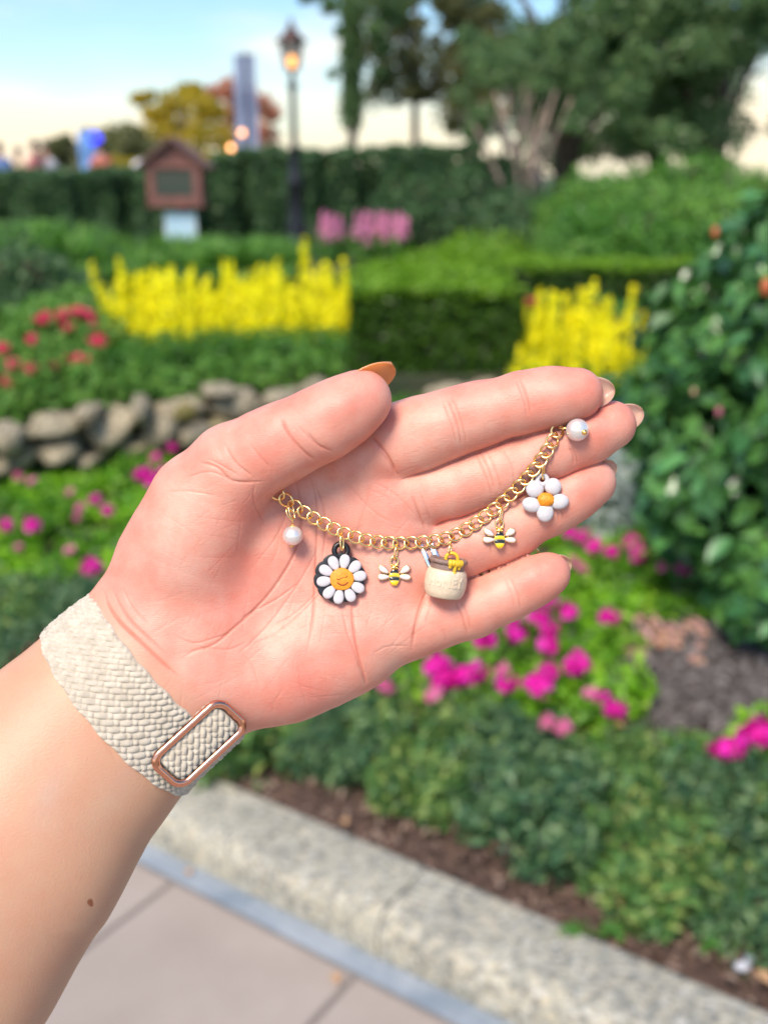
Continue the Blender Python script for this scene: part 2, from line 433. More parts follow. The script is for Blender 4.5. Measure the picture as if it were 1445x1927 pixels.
for k, (zx, zy, w_, h_, kind_) in enumerate(stones):
    px, py = zx / Z3_, 400 + zy / Z3_
    Yd = wl(px) + random.uniform(-.03, .03); p = at(px, py, Yd); sc_ = np.linalg.norm(p - CAM) / 1900
    me = stone_mesh(k); me.materials.append(stoney if kind_ else stonem)
    o = place('stone', me, p - np.array(wall.location), random.uniform(-.2, .2), (w_ / Z3_ / 2 * sc_ * 1.2, .17 + .05 * random.random(), h_ / Z3_ / 2 * sc_ * 1.22), wall)
    if k == 4: o['label'] = 'stone with a patch of yellow moss'
for k in range(26):      # more courses behind the hand and off to the sides
    px = random.uniform(620, 1300) if k < 20 else random.uniform(-500, -100); Yd = wl(px) + random.uniform(-.02, .05)
    z_ = .07 + .12 * (k % 3) + .03; x_ = (px - 722.5) / 1900 * Yd * 1.01
    me = stone_mesh(100 + k % 5, 2); me.materials.clear(); me.materials.append(stonem)
    place('stone', me, np.array([x_, Yd, z_]) - np.array(wall.location), random.uniform(-.3, .3), (.15 + .06 * random.random(), .15, .075), wall)
mossy = leaf_mat('moss', [(.20, .17, .01), (.33, .27, .02)], trans=0)
pts, dd = blob(at(345, 772, wl(345) - .17), (.06, .04, .035), 260); V_, F_ = leaf_cloud(pts, .014); tag(link('moss_patch', quad_mesh('moss_patch', V_, F_), mat=mossy), None, None, None, 'stuff')

# ---------------- planting helpers
def mound_mesh(name, r, n, size, mat, zr=None, asp=.55, shell=.5, upb=.6):
    p, d = blob((0, 0, (zr or r[2]) * .8), r, n, shell); m = p[:, 2] > 0; V_, F_ = leaf_cloud(p[m], size, asp, d[m], .7, upb=upb); return quad_mesh(name, V_, F_, mat)
def stem_mesh(name, r, h, n=7, mat=None):
    mb = MB()
    for k in range(n):
        a = random.uniform(0, 6.28); t = random.uniform(.3, .8); mb.tube([(0, 0, 0), (math.cos(a) * r * t * .5, math.sin(a) * r * t * .5, h * .5), (math.cos(a) * r * t, math.sin(a) * r * t, h * .9)], [.006, .005, .003], 5)
    V_, F_ = mb.arrays(); return mesh_np(name, V_, F_, True, [mat])
stemm = mat_new('green_stem', (.06, .11, .03), .6)
woodm = mat_new('twig', (.09, .06, .04), .85)
m_lime2 = leaf_mat('fresh_green_leaves', [(.04, .14, .012), (.08, .24, .014), (.16, .38, .02), (.30, .48, .06)])
low_fol = [mound_mesh('foliage', (.13 + .03 * (k % 3), .14 + .03 * ((k + 1) % 3), .06 + .02 * (k % 4)), 560, .036 + .006 * (k % 3), m_lime if k % 3 else m_lime2, shell=.35, upb=.35) for k in range(6)]
low_stem = stem_mesh('stems', .14, .14, 8, stemm)
def bloom_mesh(mat, r=.034, n=34, size=.03):
    p, d = blob((0, 0, 0), (r, r, r * .75), n, .7); V_, F_ = leaf_cloud(p, size, .9, d, 1.6, .2, -.15, upb=.4); return quad_mesh('bloom', V_, F_, mat)
bl_mag = [bloom_mesh(m_mag, .030 + .006 * k, 30 + 10 * k) for k in range(3)]; bl_rose = [bloom_mesh(m_rose, .03)]; bl_dry = [bloom_mesh(m_dry, .04)]
bl_red = [bloom_mesh(m_red, .036 + .004 * k) for k in range(2)]; bl_crim = [bloom_mesh(m_crim, .036)]

# magenta bed: where blooms stand in the photograph (px, py, r-factor, tone)
MB_ = [(35, 790 + 105, .9, 1), (60, 905, .8, 1), (12, 988, 1, 0), (60, 988, 1.1, 0), (175, 1068, 1.25, 0), (132, 1035, .8, 1), (180, 940, .9, 0), (150, 955, .8, 1), (205, 960, .9, 0), (132, 925, .7, 1),
       (265, 893, 1, 0), (285, 905, 1.1, 0), (322, 842, .9, 0), (292, 862, .9, 0), (280, 885, .8, 0), (36, 1030, .7, 1), (145, 975, .7, 1), (305, 890, 1, 0),
       (1095, 1010, .9, 0), (1150, 1035, 1, 0), (1115, 1028, 1, 0), (1190, 1020, 1.1, 0), (1200, 1035, 1, 0), (1255, 1032, .9, 0), (1070, 1000, .9, 0), (1095, 1068, .8, 1), (1080, 1055, .8, 1), (1195, 1048, .8, 0),
       (1145, 1156, 1.15, 0), (1035, 1130, 1, 0), (1068, 1150, 1, 0), (1005, 1160, 1, 0), (970, 1190, 1.2, 0), (1030, 1212, 1.25, 0), (1030, 1180, 1, 0), (912, 1203, 1.1, 0), (960, 1165, .9, 0), (1020, 1160, .9, 0),
       (1088, 1248, 1.25, 0), (820, 1250, 1.2, 0), (845, 1270, 1.3, 0), (880, 1270, 1.2, 0), (830, 1278, 1.1, 0), (895, 1265, 1, 0), (950, 1285, 1, 0), (945, 1260, .8, 1), (1013, 1290, 1.1, 0), (1030, 1262, .9, 0), (1005, 1285, 1, 0),
       (815, 1308, .9, 1), (725, 1290, .9, 1), (1110, 1305, .8, 1), (1135, 1308, .8, 0), (1157, 1330, 1, 0), (1030, 1358, .8, 1), (1060, 1368, .8, 1), (1360, 1408, 1.1, 0), (1385, 1400, 1.1, 0), (1410, 1385, 1.2, 0), (1430, 1380, 1.2, 0), (1375, 1410, 1, 0), (1440, 1375, 1.1, 0),
       (1285, 1070, .8, 0), (1245, 1265 - 200, .7, 1)]
bedz = .08; plants = []
def lowplant(p, gi, sc_):
    t = empty('bedding_plant', p)
    o = place('foliage', low_fol[gi % 6], (0, 0, 0), random.uniform(0, 6.28), (sc_, sc_, sc_ * .9), t); o['kind'] = 'stuff'
    place('stems', low_stem, (0, 0, 0), random.uniform(0, 6.28), (sc_, sc_, sc_), t)
    plants.append([t, np.array(p), 0]); return t
def inpoly(x, y, poly):
    c = False
    for (x1, y1), (x2, y2) in zip(poly, poly[1:] + poly[:1]):
        if (y1 > y) != (y2 > y) and x < (x2 - x1) * (y - y1) / (y2 - y1) + x1: c = not c
    return c
bedL = [(-260, 850), (420, 880), (520, 960), (420, 1090), (170, 1115), (-260, 1040)]
bedR = [(640, 1010), (1180, 985), (1205, 1110), (1120, 1180), (1130, 1260), (1200, 1370), (1330, 1440), (1445, 1390), (1700, 1440), (1700, 1600), (1445, 1540), (1180, 1400), (900, 1345), (640, 1330)]
def fill(poly, n, dmin, fn):
    xs_ = [a for a, _ in poly]; ys_ = [b_ for _, b_ in poly]; got = []
    tries = 0
    while len(got) < n and tries < n * 60:
        tries += 1
        x = random.uniform(min(xs_), max(xs_)); y = random.uniform(min(ys_), max(ys_))
        if not inpoly(x, y, poly): continue
        p = gp(x, y + 18, bedz)
        if all((p[0] - q[0]) ** 2 + (p[1] - q[1]) ** 2 > dmin * dmin for q in got): got.append(p); fn(p)
    return got
k_ = [0]
def addlow(p): k_[0] += 1; lowplant(p, k_[0], random.uniform(.7, 1.1))
fill(bedL, 60, .20, addlow); nL = len(plants); fill(bedR, 90, .205, addlow)
for (x, y, f, tn) in MB_:
    hb = .235; p = gp(x, y, hb); best = min(plants, key=lambda q: (q[1][0] - p[0]) ** 2 + (q[1][1] - p[1]) ** 2)
    if (best[1][0] - p[0]) ** 2 + (best[1][1] - p[1]) ** 2 > .2 ** 2: lowplant((p[0], p[1] - .02, bedz), k_[0], .8); best = plants[-1]
    o = place('bloom', random.choice(bl_rose if tn else bl_mag), p - best[1], random.uniform(0, 6), (f * .86,) * 3, best[0])
    mb = MB().tube([(0, 0, 0), (0, 0, -.1)], .003, 5); best[2] += 1
for q in plants:
    left = q[1][0] < -.2
    if q[2]: tag(q[0], ('bright magenta blooms over lime green leaves in the bed left of the hand' if left else 'bright magenta blooms over lime green leaves in the bed below the fingers'), 'flowering plant', 'magenta bedding plants left of the hand' if left else 'magenta bedding plants below the fingers')
    else: tag(q[0], ('low lime green bedding plant without blooms below the stone wall' if left else 'low lime green bedding plant without blooms beside the low dark hedge'), 'plant', 'lime bedding plants below the stone wall' if left else 'lime bedding plants beside the low hedge')
# faded fallen blooms on the grey mulch
fb = [(1195, 1165, 1), (1225, 1130, .8), (1245, 1190, 1.1), (1210, 1190, 1), (1270, 1195, 1.1), (1190, 1215, 1), (1305, 1175, 1.1), (1310, 1240, .9), (1230, 1160, .9), (1180, 1225, .8), (1255, 1205, 1), (1215, 1140, .7), (1165, 1185, .7), (1320, 1190, .8), (1150, 1370, .7), (1205, 1150, .6), (1232, 1172, .8), (1262, 1180, .7), (1215, 1208, .8), (1240, 1208, .9), (1285, 1185, .6), (1302, 1160, .8), (1180, 1195, .7), (1205, 1228, .7), (1316, 1215, .6), (1270, 1210, .8), (1195, 1135, .6)]
for x, y, f in fb:
    o = place('fallen_bloom', bl_dry[0], gp(x, y, .1), random.uniform(0, 6), (f * .72, f * .72, f * .5)); tag(o, 'faded pink and tan bloom lying on the grey mulch under the glossy bush', 'fallen flower', 'faded blooms on the mulch')

# low dark hedge along the kerb, shrub by shrub
shrub_fol = []; m_front2 = leaf_mat('teal_hedge_leaves', [(.02, .06, .026), (.05, .13, .055), (.10, .20, .075), (.20, .29, .12)])
for k in range(4):
    p = []; d = []
    for q in range(30):
        c = np.array([random.uniform(-.16, .16), random.uniform(-.13, .13), random.uniform(.03, .15)]); a, b_ = blob(c, np.array((.07, .07, .075)) * random.uniform(.6, 1.25), 190, .3); p.append(a); d.append(b_)
    p = np.concatenate(p); d = np.concatenate(d); m = p[:, 2] > 0
    V_, F_ = leaf_cloud(p[m], .034, .32, d[m], .9, upb=.5); shrub_fol.append(quad_mesh('foliage', V_, F_, m_front2 if k % 2 else m_front))
shrub_stem = stem_mesh('branches', .13, .13, 12, woodm)
HA = gp(-40, 1205)[:2]; HB = gp(450, 1425)[:2]; HC = gp(1445, 1775)[:2]
hd = (HC - HB) / np.linalg.norm(HC - HB); hn = np.array([-hd[1], hd[0]]); hn = hn if hn[1] > 0 else -hn
ORD = ['first', 'second', 'third', 'fourth', 'fifth', 'sixth', 'seventh', 'eighth', 'ninth', 'tenth', 'eleventh', 'twelfth', 'thirteenth', 'fourteenth', 'fifteenth', 'sixteenth', 'seventeenth', 'eighteenth', 'nineteenth', 'twentieth']
cnt_ = 0
for row in range(2):
    for i in range(-5, 10):
        s = i * .26 + row * .12; p = HB + hd * s + hn * (.09 + row * .20 + random.uniform(-.03, .03))
        t = empty('low_hedge_shrub', (p[0], p[1], .06)); sc_ = random.uniform(.85, 1.08)
        o = place('foliage', shrub_fol[(i + row) % 4], (0, 0, 0), random.uniform(0, 6.28), (sc_, sc_, sc_ * random.uniform(.8, 1.25)), t); o['kind'] = 'stuff'
        place('branches', shrub_stem, (0, 0, 0), random.uniform(0, 6.28), (sc_, sc_, sc_), t)
        tag(t, ORD[i + 5] + ' dark shrub from the left, ' + ('front' if row == 0 else 'back') + ' row of the low kerb hedge', 'shrub', 'shrubs of the low hedge along the kerb')
# small weeds and fallen leaves on the brown mulch
leafm = mat_new('dry_leaf', (.45, .26, .13), .7)
def dry_leaf_mesh():
    V_ = []; 
    for i in range(7):
        t = i / 6; w = math.sin(math.pi * min(1, t * .92 + .05)) * .35
        for j in (-1, -.5, 0, .5, 1): V_.append([t - .5, j * w, .12 * abs(j) * w + .10 * math.sin(t * 3)])
    F_ = [[i * 5 + j, i * 5 + j + 1, (i + 1) * 5 + j + 1, (i + 1) * 5 + j] for i in range(6) for j in range(4)]
    return mesh_np('dry_leaf', V_, F_, True, [leafm])
dl = dry_leaf_mesh()
for x, y, r, lab in ((550, 1455, .05, 'tan fallen leaf on the brown mulch nearest the watch buckle'), (1155, 1690, .055, 'tan fallen leaf on the mulch, left of a pair below the low hedge'), (1195, 1728, .06, 'tan fallen leaf on the mulch, right of a pair below the low hedge'), (1160, 1362, .07, 'yellowed leaf beside the magenta blooms'),
                     (355, 1640, .035, 'small orange leaf at the path edge beside the forearm'), (632, 1840, .045, 'small orange leaf lying on the pink paving'), (650, 1545, .04, 'small tan leaf on the kerb edge'), (1435, 1838, .06, 'curled brown leaf at the right end of the mulch')):
    o = place('fallen_leaf', dl, gp(x, y, .10 if y < 1800 and x > 500 else (.11 if x > 900 else .012)), random.uniform(0, 6), (r * .65, r * .65, r * .65)); tag(o, lab, 'leaf')
wf = mound_mesh('weed', (.04, .04, .025), 30, .022, m_mid, shell=.1)
for x, y, lab in ((1075, 1765, 'small green weed sprouting from the mulch beside the kerb'), (1340, 1790, 'light green weed at the foot of the low hedge on the right'), (1150, 1760, 'tiny weed between two fallen leaves')):
    o = place('weed', wf, gp(x, y, .08)); tag(o, lab, 'weed')
whp = MB().ball((0, 0, .012), (.017, .012, .008), 10, 6).box((.015, .01, .02), (.008, .006, .004)).build('paper_scrap', mat_new('white_paper', (.5, .5, .54), .8), loc=gp(1395, 1828, .08)); tag(whp, 'crumpled white scrap lying on the mulch', 'litter')

# ---------------- camellia bush on the right
def big_leaf(L=1.0, W=.52):
    V_ = []; nu, nv = 7, 5
    for i in range(nu):
        t = i / (nu - 1); w = W / 2 * math.sin(math.pi * t ** .85) ** .75 if 0 < t < 1 else 0.01
        for j in range(nv):
            v = -1 + 2 * j / (nv - 1); V_.append([t * L, v * w, .16 * abs(v) * w * 2 - .22 * L * t * t])
    F_ = [[i * nv + j, (i + 1) * nv + j, (i + 1) * nv + j + 1, i * nv + j + 1] for i in range(nu - 1) for j in range(nv - 1)]
    return V_, F_
lv, lf = big_leaf(); cam_leaf = []
for k, cols in enumerate((((.03, .11, .035)), (.055, .17, .05), (.08, .23, .055), (.11, .28, .05))):
    mm = mat_new('camellia_leaf', cols, .42); mm.node_tree.nodes['Principled BSDF'].inputs['Specular IOR Level'].default_value = .6
    noise_col(mm, tuple(c * .8 for c in cols), tuple(c * 1.3 for c in cols), 12)
    cam_leaf.append(mesh_np('leaf', lv, lf, True, [mm]))
CB = np.array([1.74, 3.35, .06])
cambush = empty('camellia_bush', CB); tag(cambush, 'tall glossy dark leaved bush at the right edge with a few orange buds', 'bush')
def bush_r(z):   # radius at height
    return np.interp(z, [0, .15, .5, .9, 1.2, 1.45, 1.62], [.62, .76, .84, .80, .66, .42, .1])
mb = MB()
for k in range(16):
    a = random.uniform(0, 6.28); h_ = random.uniform(.8, 1.4); r_ = bush_r(h_) * .75
    mb.tube([(random.uniform(-.06, .06), random.uniform(-.06, .06), 0), (math.cos(a) * r_ * .35, math.sin(a) * r_ * .35, h_ * .45), (math.cos(a) * r_, math.sin(a) * r_, h_)], [.016, .011, .005], 6)
mb.build('branches', woodm, cambush)
def bush_pts(n, near=True):
    z = rng.uniform(.02, 1.58, n); a = rng.uniform(0, 2 * math.pi, n)
    lump = 1 + .09 * np.sin(a * 5 + z * 7) + .07 * np.sin(a * 9 - z * 11)
    r = bush_r(z) * lump * (1 - .35 * rng.random(n) ** 2)
    return np.stack([np.cos(a) * r, np.sin(a) * r, z], 1), np.stack([np.cos(a), np.sin(a), .35 + 0 * a], 1)
p, d = bush_pts(15000); V_, F_ = leaf_cloud(p, .088, .6, d, 1.1, .25, .15, upb=.5)
o = link('inner_leaves', quad_mesh('inner_leaves', V_, F_), parent=cambush, mat=m_camellia); o['kind'] = 'stuff'
cnt_ = 0
while cnt_ < 290:
    p, d = bush_pts(1); p = p[0]; d = d[0]
    if d @ np.array([-.45, -.9, 0]) < .15: continue
    cnt_ += 1
    me = random.choices(cam_leaf, (3, 4, 3, 1.2))[0]
    o = bpy.data.objects.new('leaf', me); COL.objects.link(o); o.parent = cambush
    az = math.atan2(d[1], d[0]) + random.uniform(-.9, .9); l = random.uniform(.075, .115)
    o.location = p + d * .02; o.rotation_euler = (random.uniform(-.5, .5), random.uniform(-.3, .7), az); o.scale = (l, l, l)
budm = mat_new('orange_bud', (.48, .12, .04), .5); budp = mat_new('pale_bud', (.62, .38, .25), .5)
for (x, y, mm, sc_) in ((1345, 437, budm, .62), (1441, 540, budm, 1.0), (1305, 737, budp, .4), (1352, 775, mat_new('pink_bud', (.40, .10, .15), .5), .6)):
    q = at(x, y, 2.62) - CB; V_, F_ = MB().ball((0, 0, 0), (.014 * sc_, .014 * sc_, .024 * sc_), 12, 9).arrays()
    link('bud', mesh_np('bud', V_, F_, True), q, cambush, mm)
# pale silvery plants just left of the bush
sil = mound_mesh('foliage', (.26, .26, .22), 1500, .06, m_silver, asp=.4)
for x, y, lab in ((1185, 985, 'silvery grey leaved plant between the fingertips and the glossy bush'), (1160, 905, 'silvery grey leaved plant behind the ring fingertip')):
    t = empty('silver_plant', gp(x, y + 30, .08)); o = place('foliage', sil, (0, 0, 0), random.random() * 6, (1, 1, 1.1), t); o['kind'] = 'stuff'; place('stems', low_stem, (0, 0, 0), 0, (1.2, 1.2, 1.2), t); tag(t, lab, 'plant')

def sx_(px, Y): return (px - 722.5) / 1992 * Y
# ---------------- snapdragons
def snap(mat, h=.5, fr=.5, n=16):
    """stem with lance leaves (foliage) and a tapering spike of lipped flowers"""
    mb = MB(); mb.tube([(0, 0, 0), (.01, 0, h * .5), (0, .005, h)], [.006, .005, .003], 6); V_, F_ = mb.arrays(); st = mesh_np('stem', V_, F_, True, [stemm])
    n_ = 90; z = rng.uniform(.02, h * (1 - fr) + .05, n_); a = rng.uniform(0, 6.28, n_); r = rng.uniform(.02, .085, n_)
    c = np.stack([np.cos(a) * r, np.sin(a) * r, z], 1); V_, F_ = leaf_cloud(c, .07, .28, np.stack([np.cos(a), np.sin(a), 0 * a + .6], 1), .3); fo = quad_mesh('foliage', V_, F_, m_mid)
    k = 92; t = rng.random(k) ** 1.15; a = rng.uniform(0, 6.28, k); r = (.052 * (1 - t * .8)) * rng.uniform(.6, 1.25, k)
    c = np.stack([np.cos(a) * r, np.sin(a) * r, h * (1 - fr) + t * h * fr], 1); V_, F_ = leaf_cloud(c, .036, .95, np.stack([np.cos(a), np.sin(a), 0 * a + .1], 1), 1.5, .2, -.15, 0)
    return st, fo, quad_mesh('flower_spike', V_, F_, mat)
yv = [snap(m_yel, .46 + .04 * k, .68) for k in range(4)]; pv = [snap(m_lpink, .45, .5) for _ in range(2)]
def snapplant(p, var, lab, grp, sc_=1.0):
    t = empty('snapdragon', p); st, fo, sp_ = random.choice(var)
    rz = random.uniform(0, 6.28); place('stem', st, (0, 0, 0), rz, (sc_,) * 3, t); o = place('foliage', fo, (0, 0, 0), rz, (sc_,) * 3, t); o['kind'] = 'stuff'; place('flower_spike', sp_, (0, 0, 0), rz, (sc_,) * 3, t)['kind'] = 'stuff'
    t.rotation_euler = (random.uniform(-.16, .16), random.uniform(-.16, .16), 0); tag(t, lab, 'flower', grp); return t
def top_at(px, py, Y, h, **k):     # a plant of height h whose tip shows at (px, py) at distance Y
    q = at(px, py, Y); return (q[0], q[1], q[2] - h)
ny = 0
for Y, ylo, x0_, x1_, n_, dz in ((6.9, 0, 225, 655, 30, 0), (6.6, 0, 200, 655, 30, 0), (6.3, 0, 190, 655, 30, 0), (6.05, 0, 195, 650, 26, 0), (5.85, 0, 200, 345, 12, 1)):
    for i in range(n_):
        px = x0_ + (x1_ - x0_) * (i + random.uniform(.1, .9)) / n_
        h_ = .47 * random.uniform(.82, 1.14); X = (px - 722.5) / 1900 * Y * .985
        if dz: h_ *= .72
        # a dip between the clumps, as in the picture
        if 345 < px < 400 and Y < 6.2: h_ *= .9
        snapplant((X, Y, TZ), yv, 'yellow snapdragon spike in the drift on the terrace above the thumb', 'yellow snapdragons left of the clipped hedge', h_ / .52 * (1.0 if Y > 6.2 else .93))
snapplant((at(572, 505, 6.9)[0], 6.9, TZ), yv, 'tallest yellow snapdragon in front of the lamp post', 'yellow snapdragons left of the clipped hedge', 1.2)
for (px, s_) in ((165, .62), (205, .5)): snapplant(((px - 722.5) / 1900 * 5.8 * .99, 5.8, TZ), yv, 'short yellow snapdragon among the coral flowers on the left', 'yellow snapdragons among the coral flowers', s_)
for Y, n_, s_ in ((6.3, 12, 1.0), (6.0, 12, .98), (5.75, 12, .9), (5.6, 11, .78)):
    for i in range(n_):
        px = 968 + 250 * (i + random.uniform(.1, .9)) / n_ ; X = (px - 722.5) / 1900 * Y * .985
        snapplant((X, Y, TZ - .12), yv, 'yellow snapdragon spike in the clump between the index finger and the glossy bush', 'yellow snapdragons right of the clipped hedge', s_ * random.uniform(.82, 1.12) * (1.05 if 1000 < px < 1110 else .95))
for i in range(34):
    px = random.uniform(602, 762); Y = random.uniform(13.2, 14.2); X = (px - 722.5) / 1970 * Y
    snapplant((X, Y, TZ), pv, 'pale pink flower spike in the far drift right of the lamp post', 'pink flower spikes beyond the clipped hedge', random.uniform(1.1, 1.45))
# crimson flowers behind the right hand clump
cr_fol = mound_mesh('foliage', (.2, .2, .24), 800, .05, m_mid)
for (x, y, Y) in ((1010, 570, 6.9), (1160, 580, 6.8), (1190, 588, 6.7), (1150, 605, 6.5), (1240, 685, 5.4), (1128, 575, 6.9), (1225, 590, 6.6)):
    q = at(x, y, Y); t = empty('crimson_plant', (q[0], q[1], TZ - .12)); sc_ = max(.4, (q[2] - TZ + .12) / .36)
    o = place('foliage', cr_fol, (0, 0, 0), random.random() * 6, (sc_, sc_, sc_), t); o['kind'] = 'stuff'
    for k in range(3): place('bloom', bl_crim[0], (random.uniform(-.05, .05), random.uniform(-.05, .05), q[2] - TZ + .12 + random.uniform(-.03, .02)), 0, (1.25,) * 3, t)
    tag(t, 'crimson flowering plant behind the right hand yellow snapdragons', 'flowering plant', 'crimson plants behind the yellow snapdragons')
# coral flowers on the left of the terrace
co_fol = [mound_mesh('foliage', (.24, .24, .22), 1000, .05, m_light) for _ in range(3)]
CO = [(90, 592), (115, 598), (80, 600), (130, 612), (160, 590), (170, 598), (118, 622), (60, 637), (150, 675), (140, 680), (130, 678), (60, 695), (70, 706), (10, 715), (22, 720), (135, 728), (25, 685), (100, 690), (185, 640), (5, 655), (145, 585), (100, 605), (120, 590), (175, 612), (190, 625), (158, 680)]
cps = []
for (px, Y, z_, s_) in ((25, 4.95, TZ, .72), (85, 5.1, TZ, .75), (150, 5.2, TZ, .7), (215, 5.25, TZ, .6), (275, 5.35, TZ, .55), (50, 5.6, TZ, .95), (120, 5.7, TZ, 1.0), (-40, 5.2, TZ, .8), (175, 5.75, TZ, .9), (-110, 5.2, TZ, .8), (90, 6.1, TZ, 1.1), (150, 6.2, TZ, 1.1), (250, 5.6, TZ, .6), (320, 5.7, TZ, .6), (390, 5.75, TZ, .62), (450, 5.8, TZ, .6), (520, 5.85, TZ, .6), (590, 5.9, TZ, .6), (650, 5.9, TZ, .6)):
    t = empty('coral_flower_plant' if px < 200 else 'leafy_plant', ((px - 722.5) / 1900 * Y * .99, Y, z_)); o = place('foliage', co_fol[len(cps) % 3], (0, 0, 0), random.random() * 6, (s_, s_, s_), t); o['kind'] = 'stuff'
    place('stems', low_stem, (0, 0, 0), random.random() * 6, (s_ * 1.5,) * 3, t)
    if px >= 200:
        o.data = cr_fol
        tag(t, 'leafy green plant at the foot of the yellow snapdragons', 'plant', 'green plants at the foot of the snapdragons'); continue
    cps.append([t, px, Y, s_]); tag(t, 'light green plant with coral red blooms on the terrace at the left', 'flowering plant', 'coral red bedding plants on the terrace')
ov_ = mound_mesh('foliage', (.15, .13, .11), 420, .045, m_light)
for i in range(13):
    px = -60 + i * 56; Y = wl(px) + .20; t = empty('edging_plant', ((px - 722.5) / 1900 * Y * 1.01, Y, TZ - .02)); o = place('foliage', ov_, (0, 0, 0), i * 2.1, (1 + .2 * math.sin(i * 2), 1, .8 + .2 * math.cos(i * 3)), t); o['kind'] = 'stuff'; place('stems', low_stem, (0, 0, 0), i, (.8,) * 3, t)
    tag(t, 'light green plant spilling over the stone wall', 'plant', 'green plants along the top of the stone wall')
for x, y in CO:
    best = min(cps, key=lambda q: abs(q[1] - x) / 50 + abs((963.5 - 1900 * math.tan(PITCH - math.atan((1.08 - .36 * q[3]) / q[2]))) - y) / 25)
    q = at(x, y, best[2] - .12) - np.array(best[0].location); place('bloom', random.choice(bl_red), q, random.random() * 6, (random.uniform(.7, 1.05),) * 3, best[0])

for i in range(9):
    px = 668 + i * 38; t = empty('dark_leafy_plant', (sx_(px, 5.55), 5.55 + .03 * (i % 2), TZ - .3)); o = place('foliage', cr_fol, (0, 0, 0), i * 1.7, (.7, .6, .5), t); o['kind'] = 'stuff'
    place('stems', low_stem, (0, 0, 0), 0, (1.6,) * 3, t); tag(t, 'leafy plant at the foot of the square clipped hedge', 'plant', 'leafy plants at the foot of the clipped hedge')
# ---------------- clipped box hedge
inn_ = mat_new('hedge_inner_shade', (.012, .02, .008), .9)  # near-black core box; shade deep between the leaves is put into its colour
def box_hedge(name, lab, c, h, top_h, n, mat_s, mat_t, size=.035):
    t = empty(name, (c[0], c[1], c[2])); pts = []; nr = []
    A = [(2 * h[1] * top_h, 0, -1), (2 * h[1] * top_h, 0, 1), (2 * h[0] * top_h, 1, -1), (2 * h[0] * top_h, 1, 1)]; tot = sum(a for a, _, _ in A)
    for a, ax, sg in A:
        k = int(n * a / tot); p = rng.uniform(-1, 1, (k, 3)) * [h[0], h[1], 1]; p[:, 2] = rng.random(k) * top_h; p[:, ax] = sg * (h[ax] - .05 * rng.random(k) ** 2 + .015 * np.sin(p[:, 2] * 19) * np.sin(p[:, 1 - ax] * 17)); pts.append(p); q = np.zeros((k, 3)); q[:, ax] = sg; nr.append(q)
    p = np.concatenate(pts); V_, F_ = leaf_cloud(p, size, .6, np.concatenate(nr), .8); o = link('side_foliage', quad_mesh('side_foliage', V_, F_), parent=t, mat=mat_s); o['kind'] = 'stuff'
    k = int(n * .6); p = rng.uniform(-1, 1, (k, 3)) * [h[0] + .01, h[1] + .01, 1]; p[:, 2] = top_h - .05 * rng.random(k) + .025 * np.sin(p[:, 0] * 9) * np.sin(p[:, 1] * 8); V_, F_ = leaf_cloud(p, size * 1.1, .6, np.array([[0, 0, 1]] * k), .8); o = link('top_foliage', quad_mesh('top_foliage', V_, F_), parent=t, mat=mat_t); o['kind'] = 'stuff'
    inner = MB().box((0, 0, top_h / 2 - .02), (h[0] - .07, h[1] - .07, top_h / 2 - .03)); inner.build('inner_dark_core', inn_, t, smooth=False)
    if lab: tag(t, lab, 'hedge')
    return t
xl, xr = (664 - 722.5) / 1900 * 5.85, (975 - 722.5) / 1900 * 5.85
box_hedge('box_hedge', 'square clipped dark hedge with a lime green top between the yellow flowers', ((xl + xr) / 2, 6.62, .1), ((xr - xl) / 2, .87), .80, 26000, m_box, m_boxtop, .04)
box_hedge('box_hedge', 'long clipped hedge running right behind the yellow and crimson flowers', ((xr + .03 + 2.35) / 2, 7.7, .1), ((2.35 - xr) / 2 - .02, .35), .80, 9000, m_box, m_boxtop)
# ---------------- middle distance
def strap_clump(name, r, h, n, mat):
    V_ = []; F_ = []
    for i in range(n):
        a = random.uniform(0, 6.28); l = h * random.uniform(.7, 1.15); w = .016; sp_ = r * random.uniform(.3, 1)
        c, s = math.cos(a), math.sin(a); b0 = len(V_)
        for k in range(5):
            t = k / 4; rr = sp_ * t ** 1.4; z = l * math.sin(t * 1.9) / math.sin(1.9 if t else 1) if False else l * (t * 1.35 - .55 * t ** 3)
            ww = w * (1 - t * .85)
            V_ += [[c * rr - s * ww, s * rr + c * ww, z], [c * rr + s * ww, s * rr - c * ww, z]]
        F_ += [[b0 + 2 * k, b0 + 2 * k + 1, b0 + 2 * k + 3, b0 + 2 * k + 2] for k in range(4)]
    return mesh_np(name, V_, F_, True, [mat])
clumps = [strap_clump('blades', .38, .52, 130, m_light) for k in range(4)]
cn_ = 0
for Y, rn_ in ((8.6, 'nearest'), (9.4, 'second'), (10.3, 'third'), (11.3, 'farthest')):
    ci_ = -1
    for px in np.arange(-140, 560, 52 * 9 / Y * 1.0):
        if px < 60 and Y < 9: continue
        ci_ += 1
        X = (px + random.uniform(-12, 12) - 722.5) / 1960 * Y; t = empty('strap_leaved_clump', (X, Y + random.uniform(-.2, .2), TZ)); s_ = random.uniform(.85, 1.15) * (1.25 if px < 150 else 1.0) * (.8 if Y < 9 else 1)
        o = place('blades', clumps[cn_ % 4], (0, 0, 0), random.random() * 6, (s_,) * 3, t); cn_ += 1
        tag(t, ORD[ci_] + ' strap leaved clump from the left, ' + rn_ + ' row below the wooden box', 'plant', 'strap leaved clumps below the wooden box')
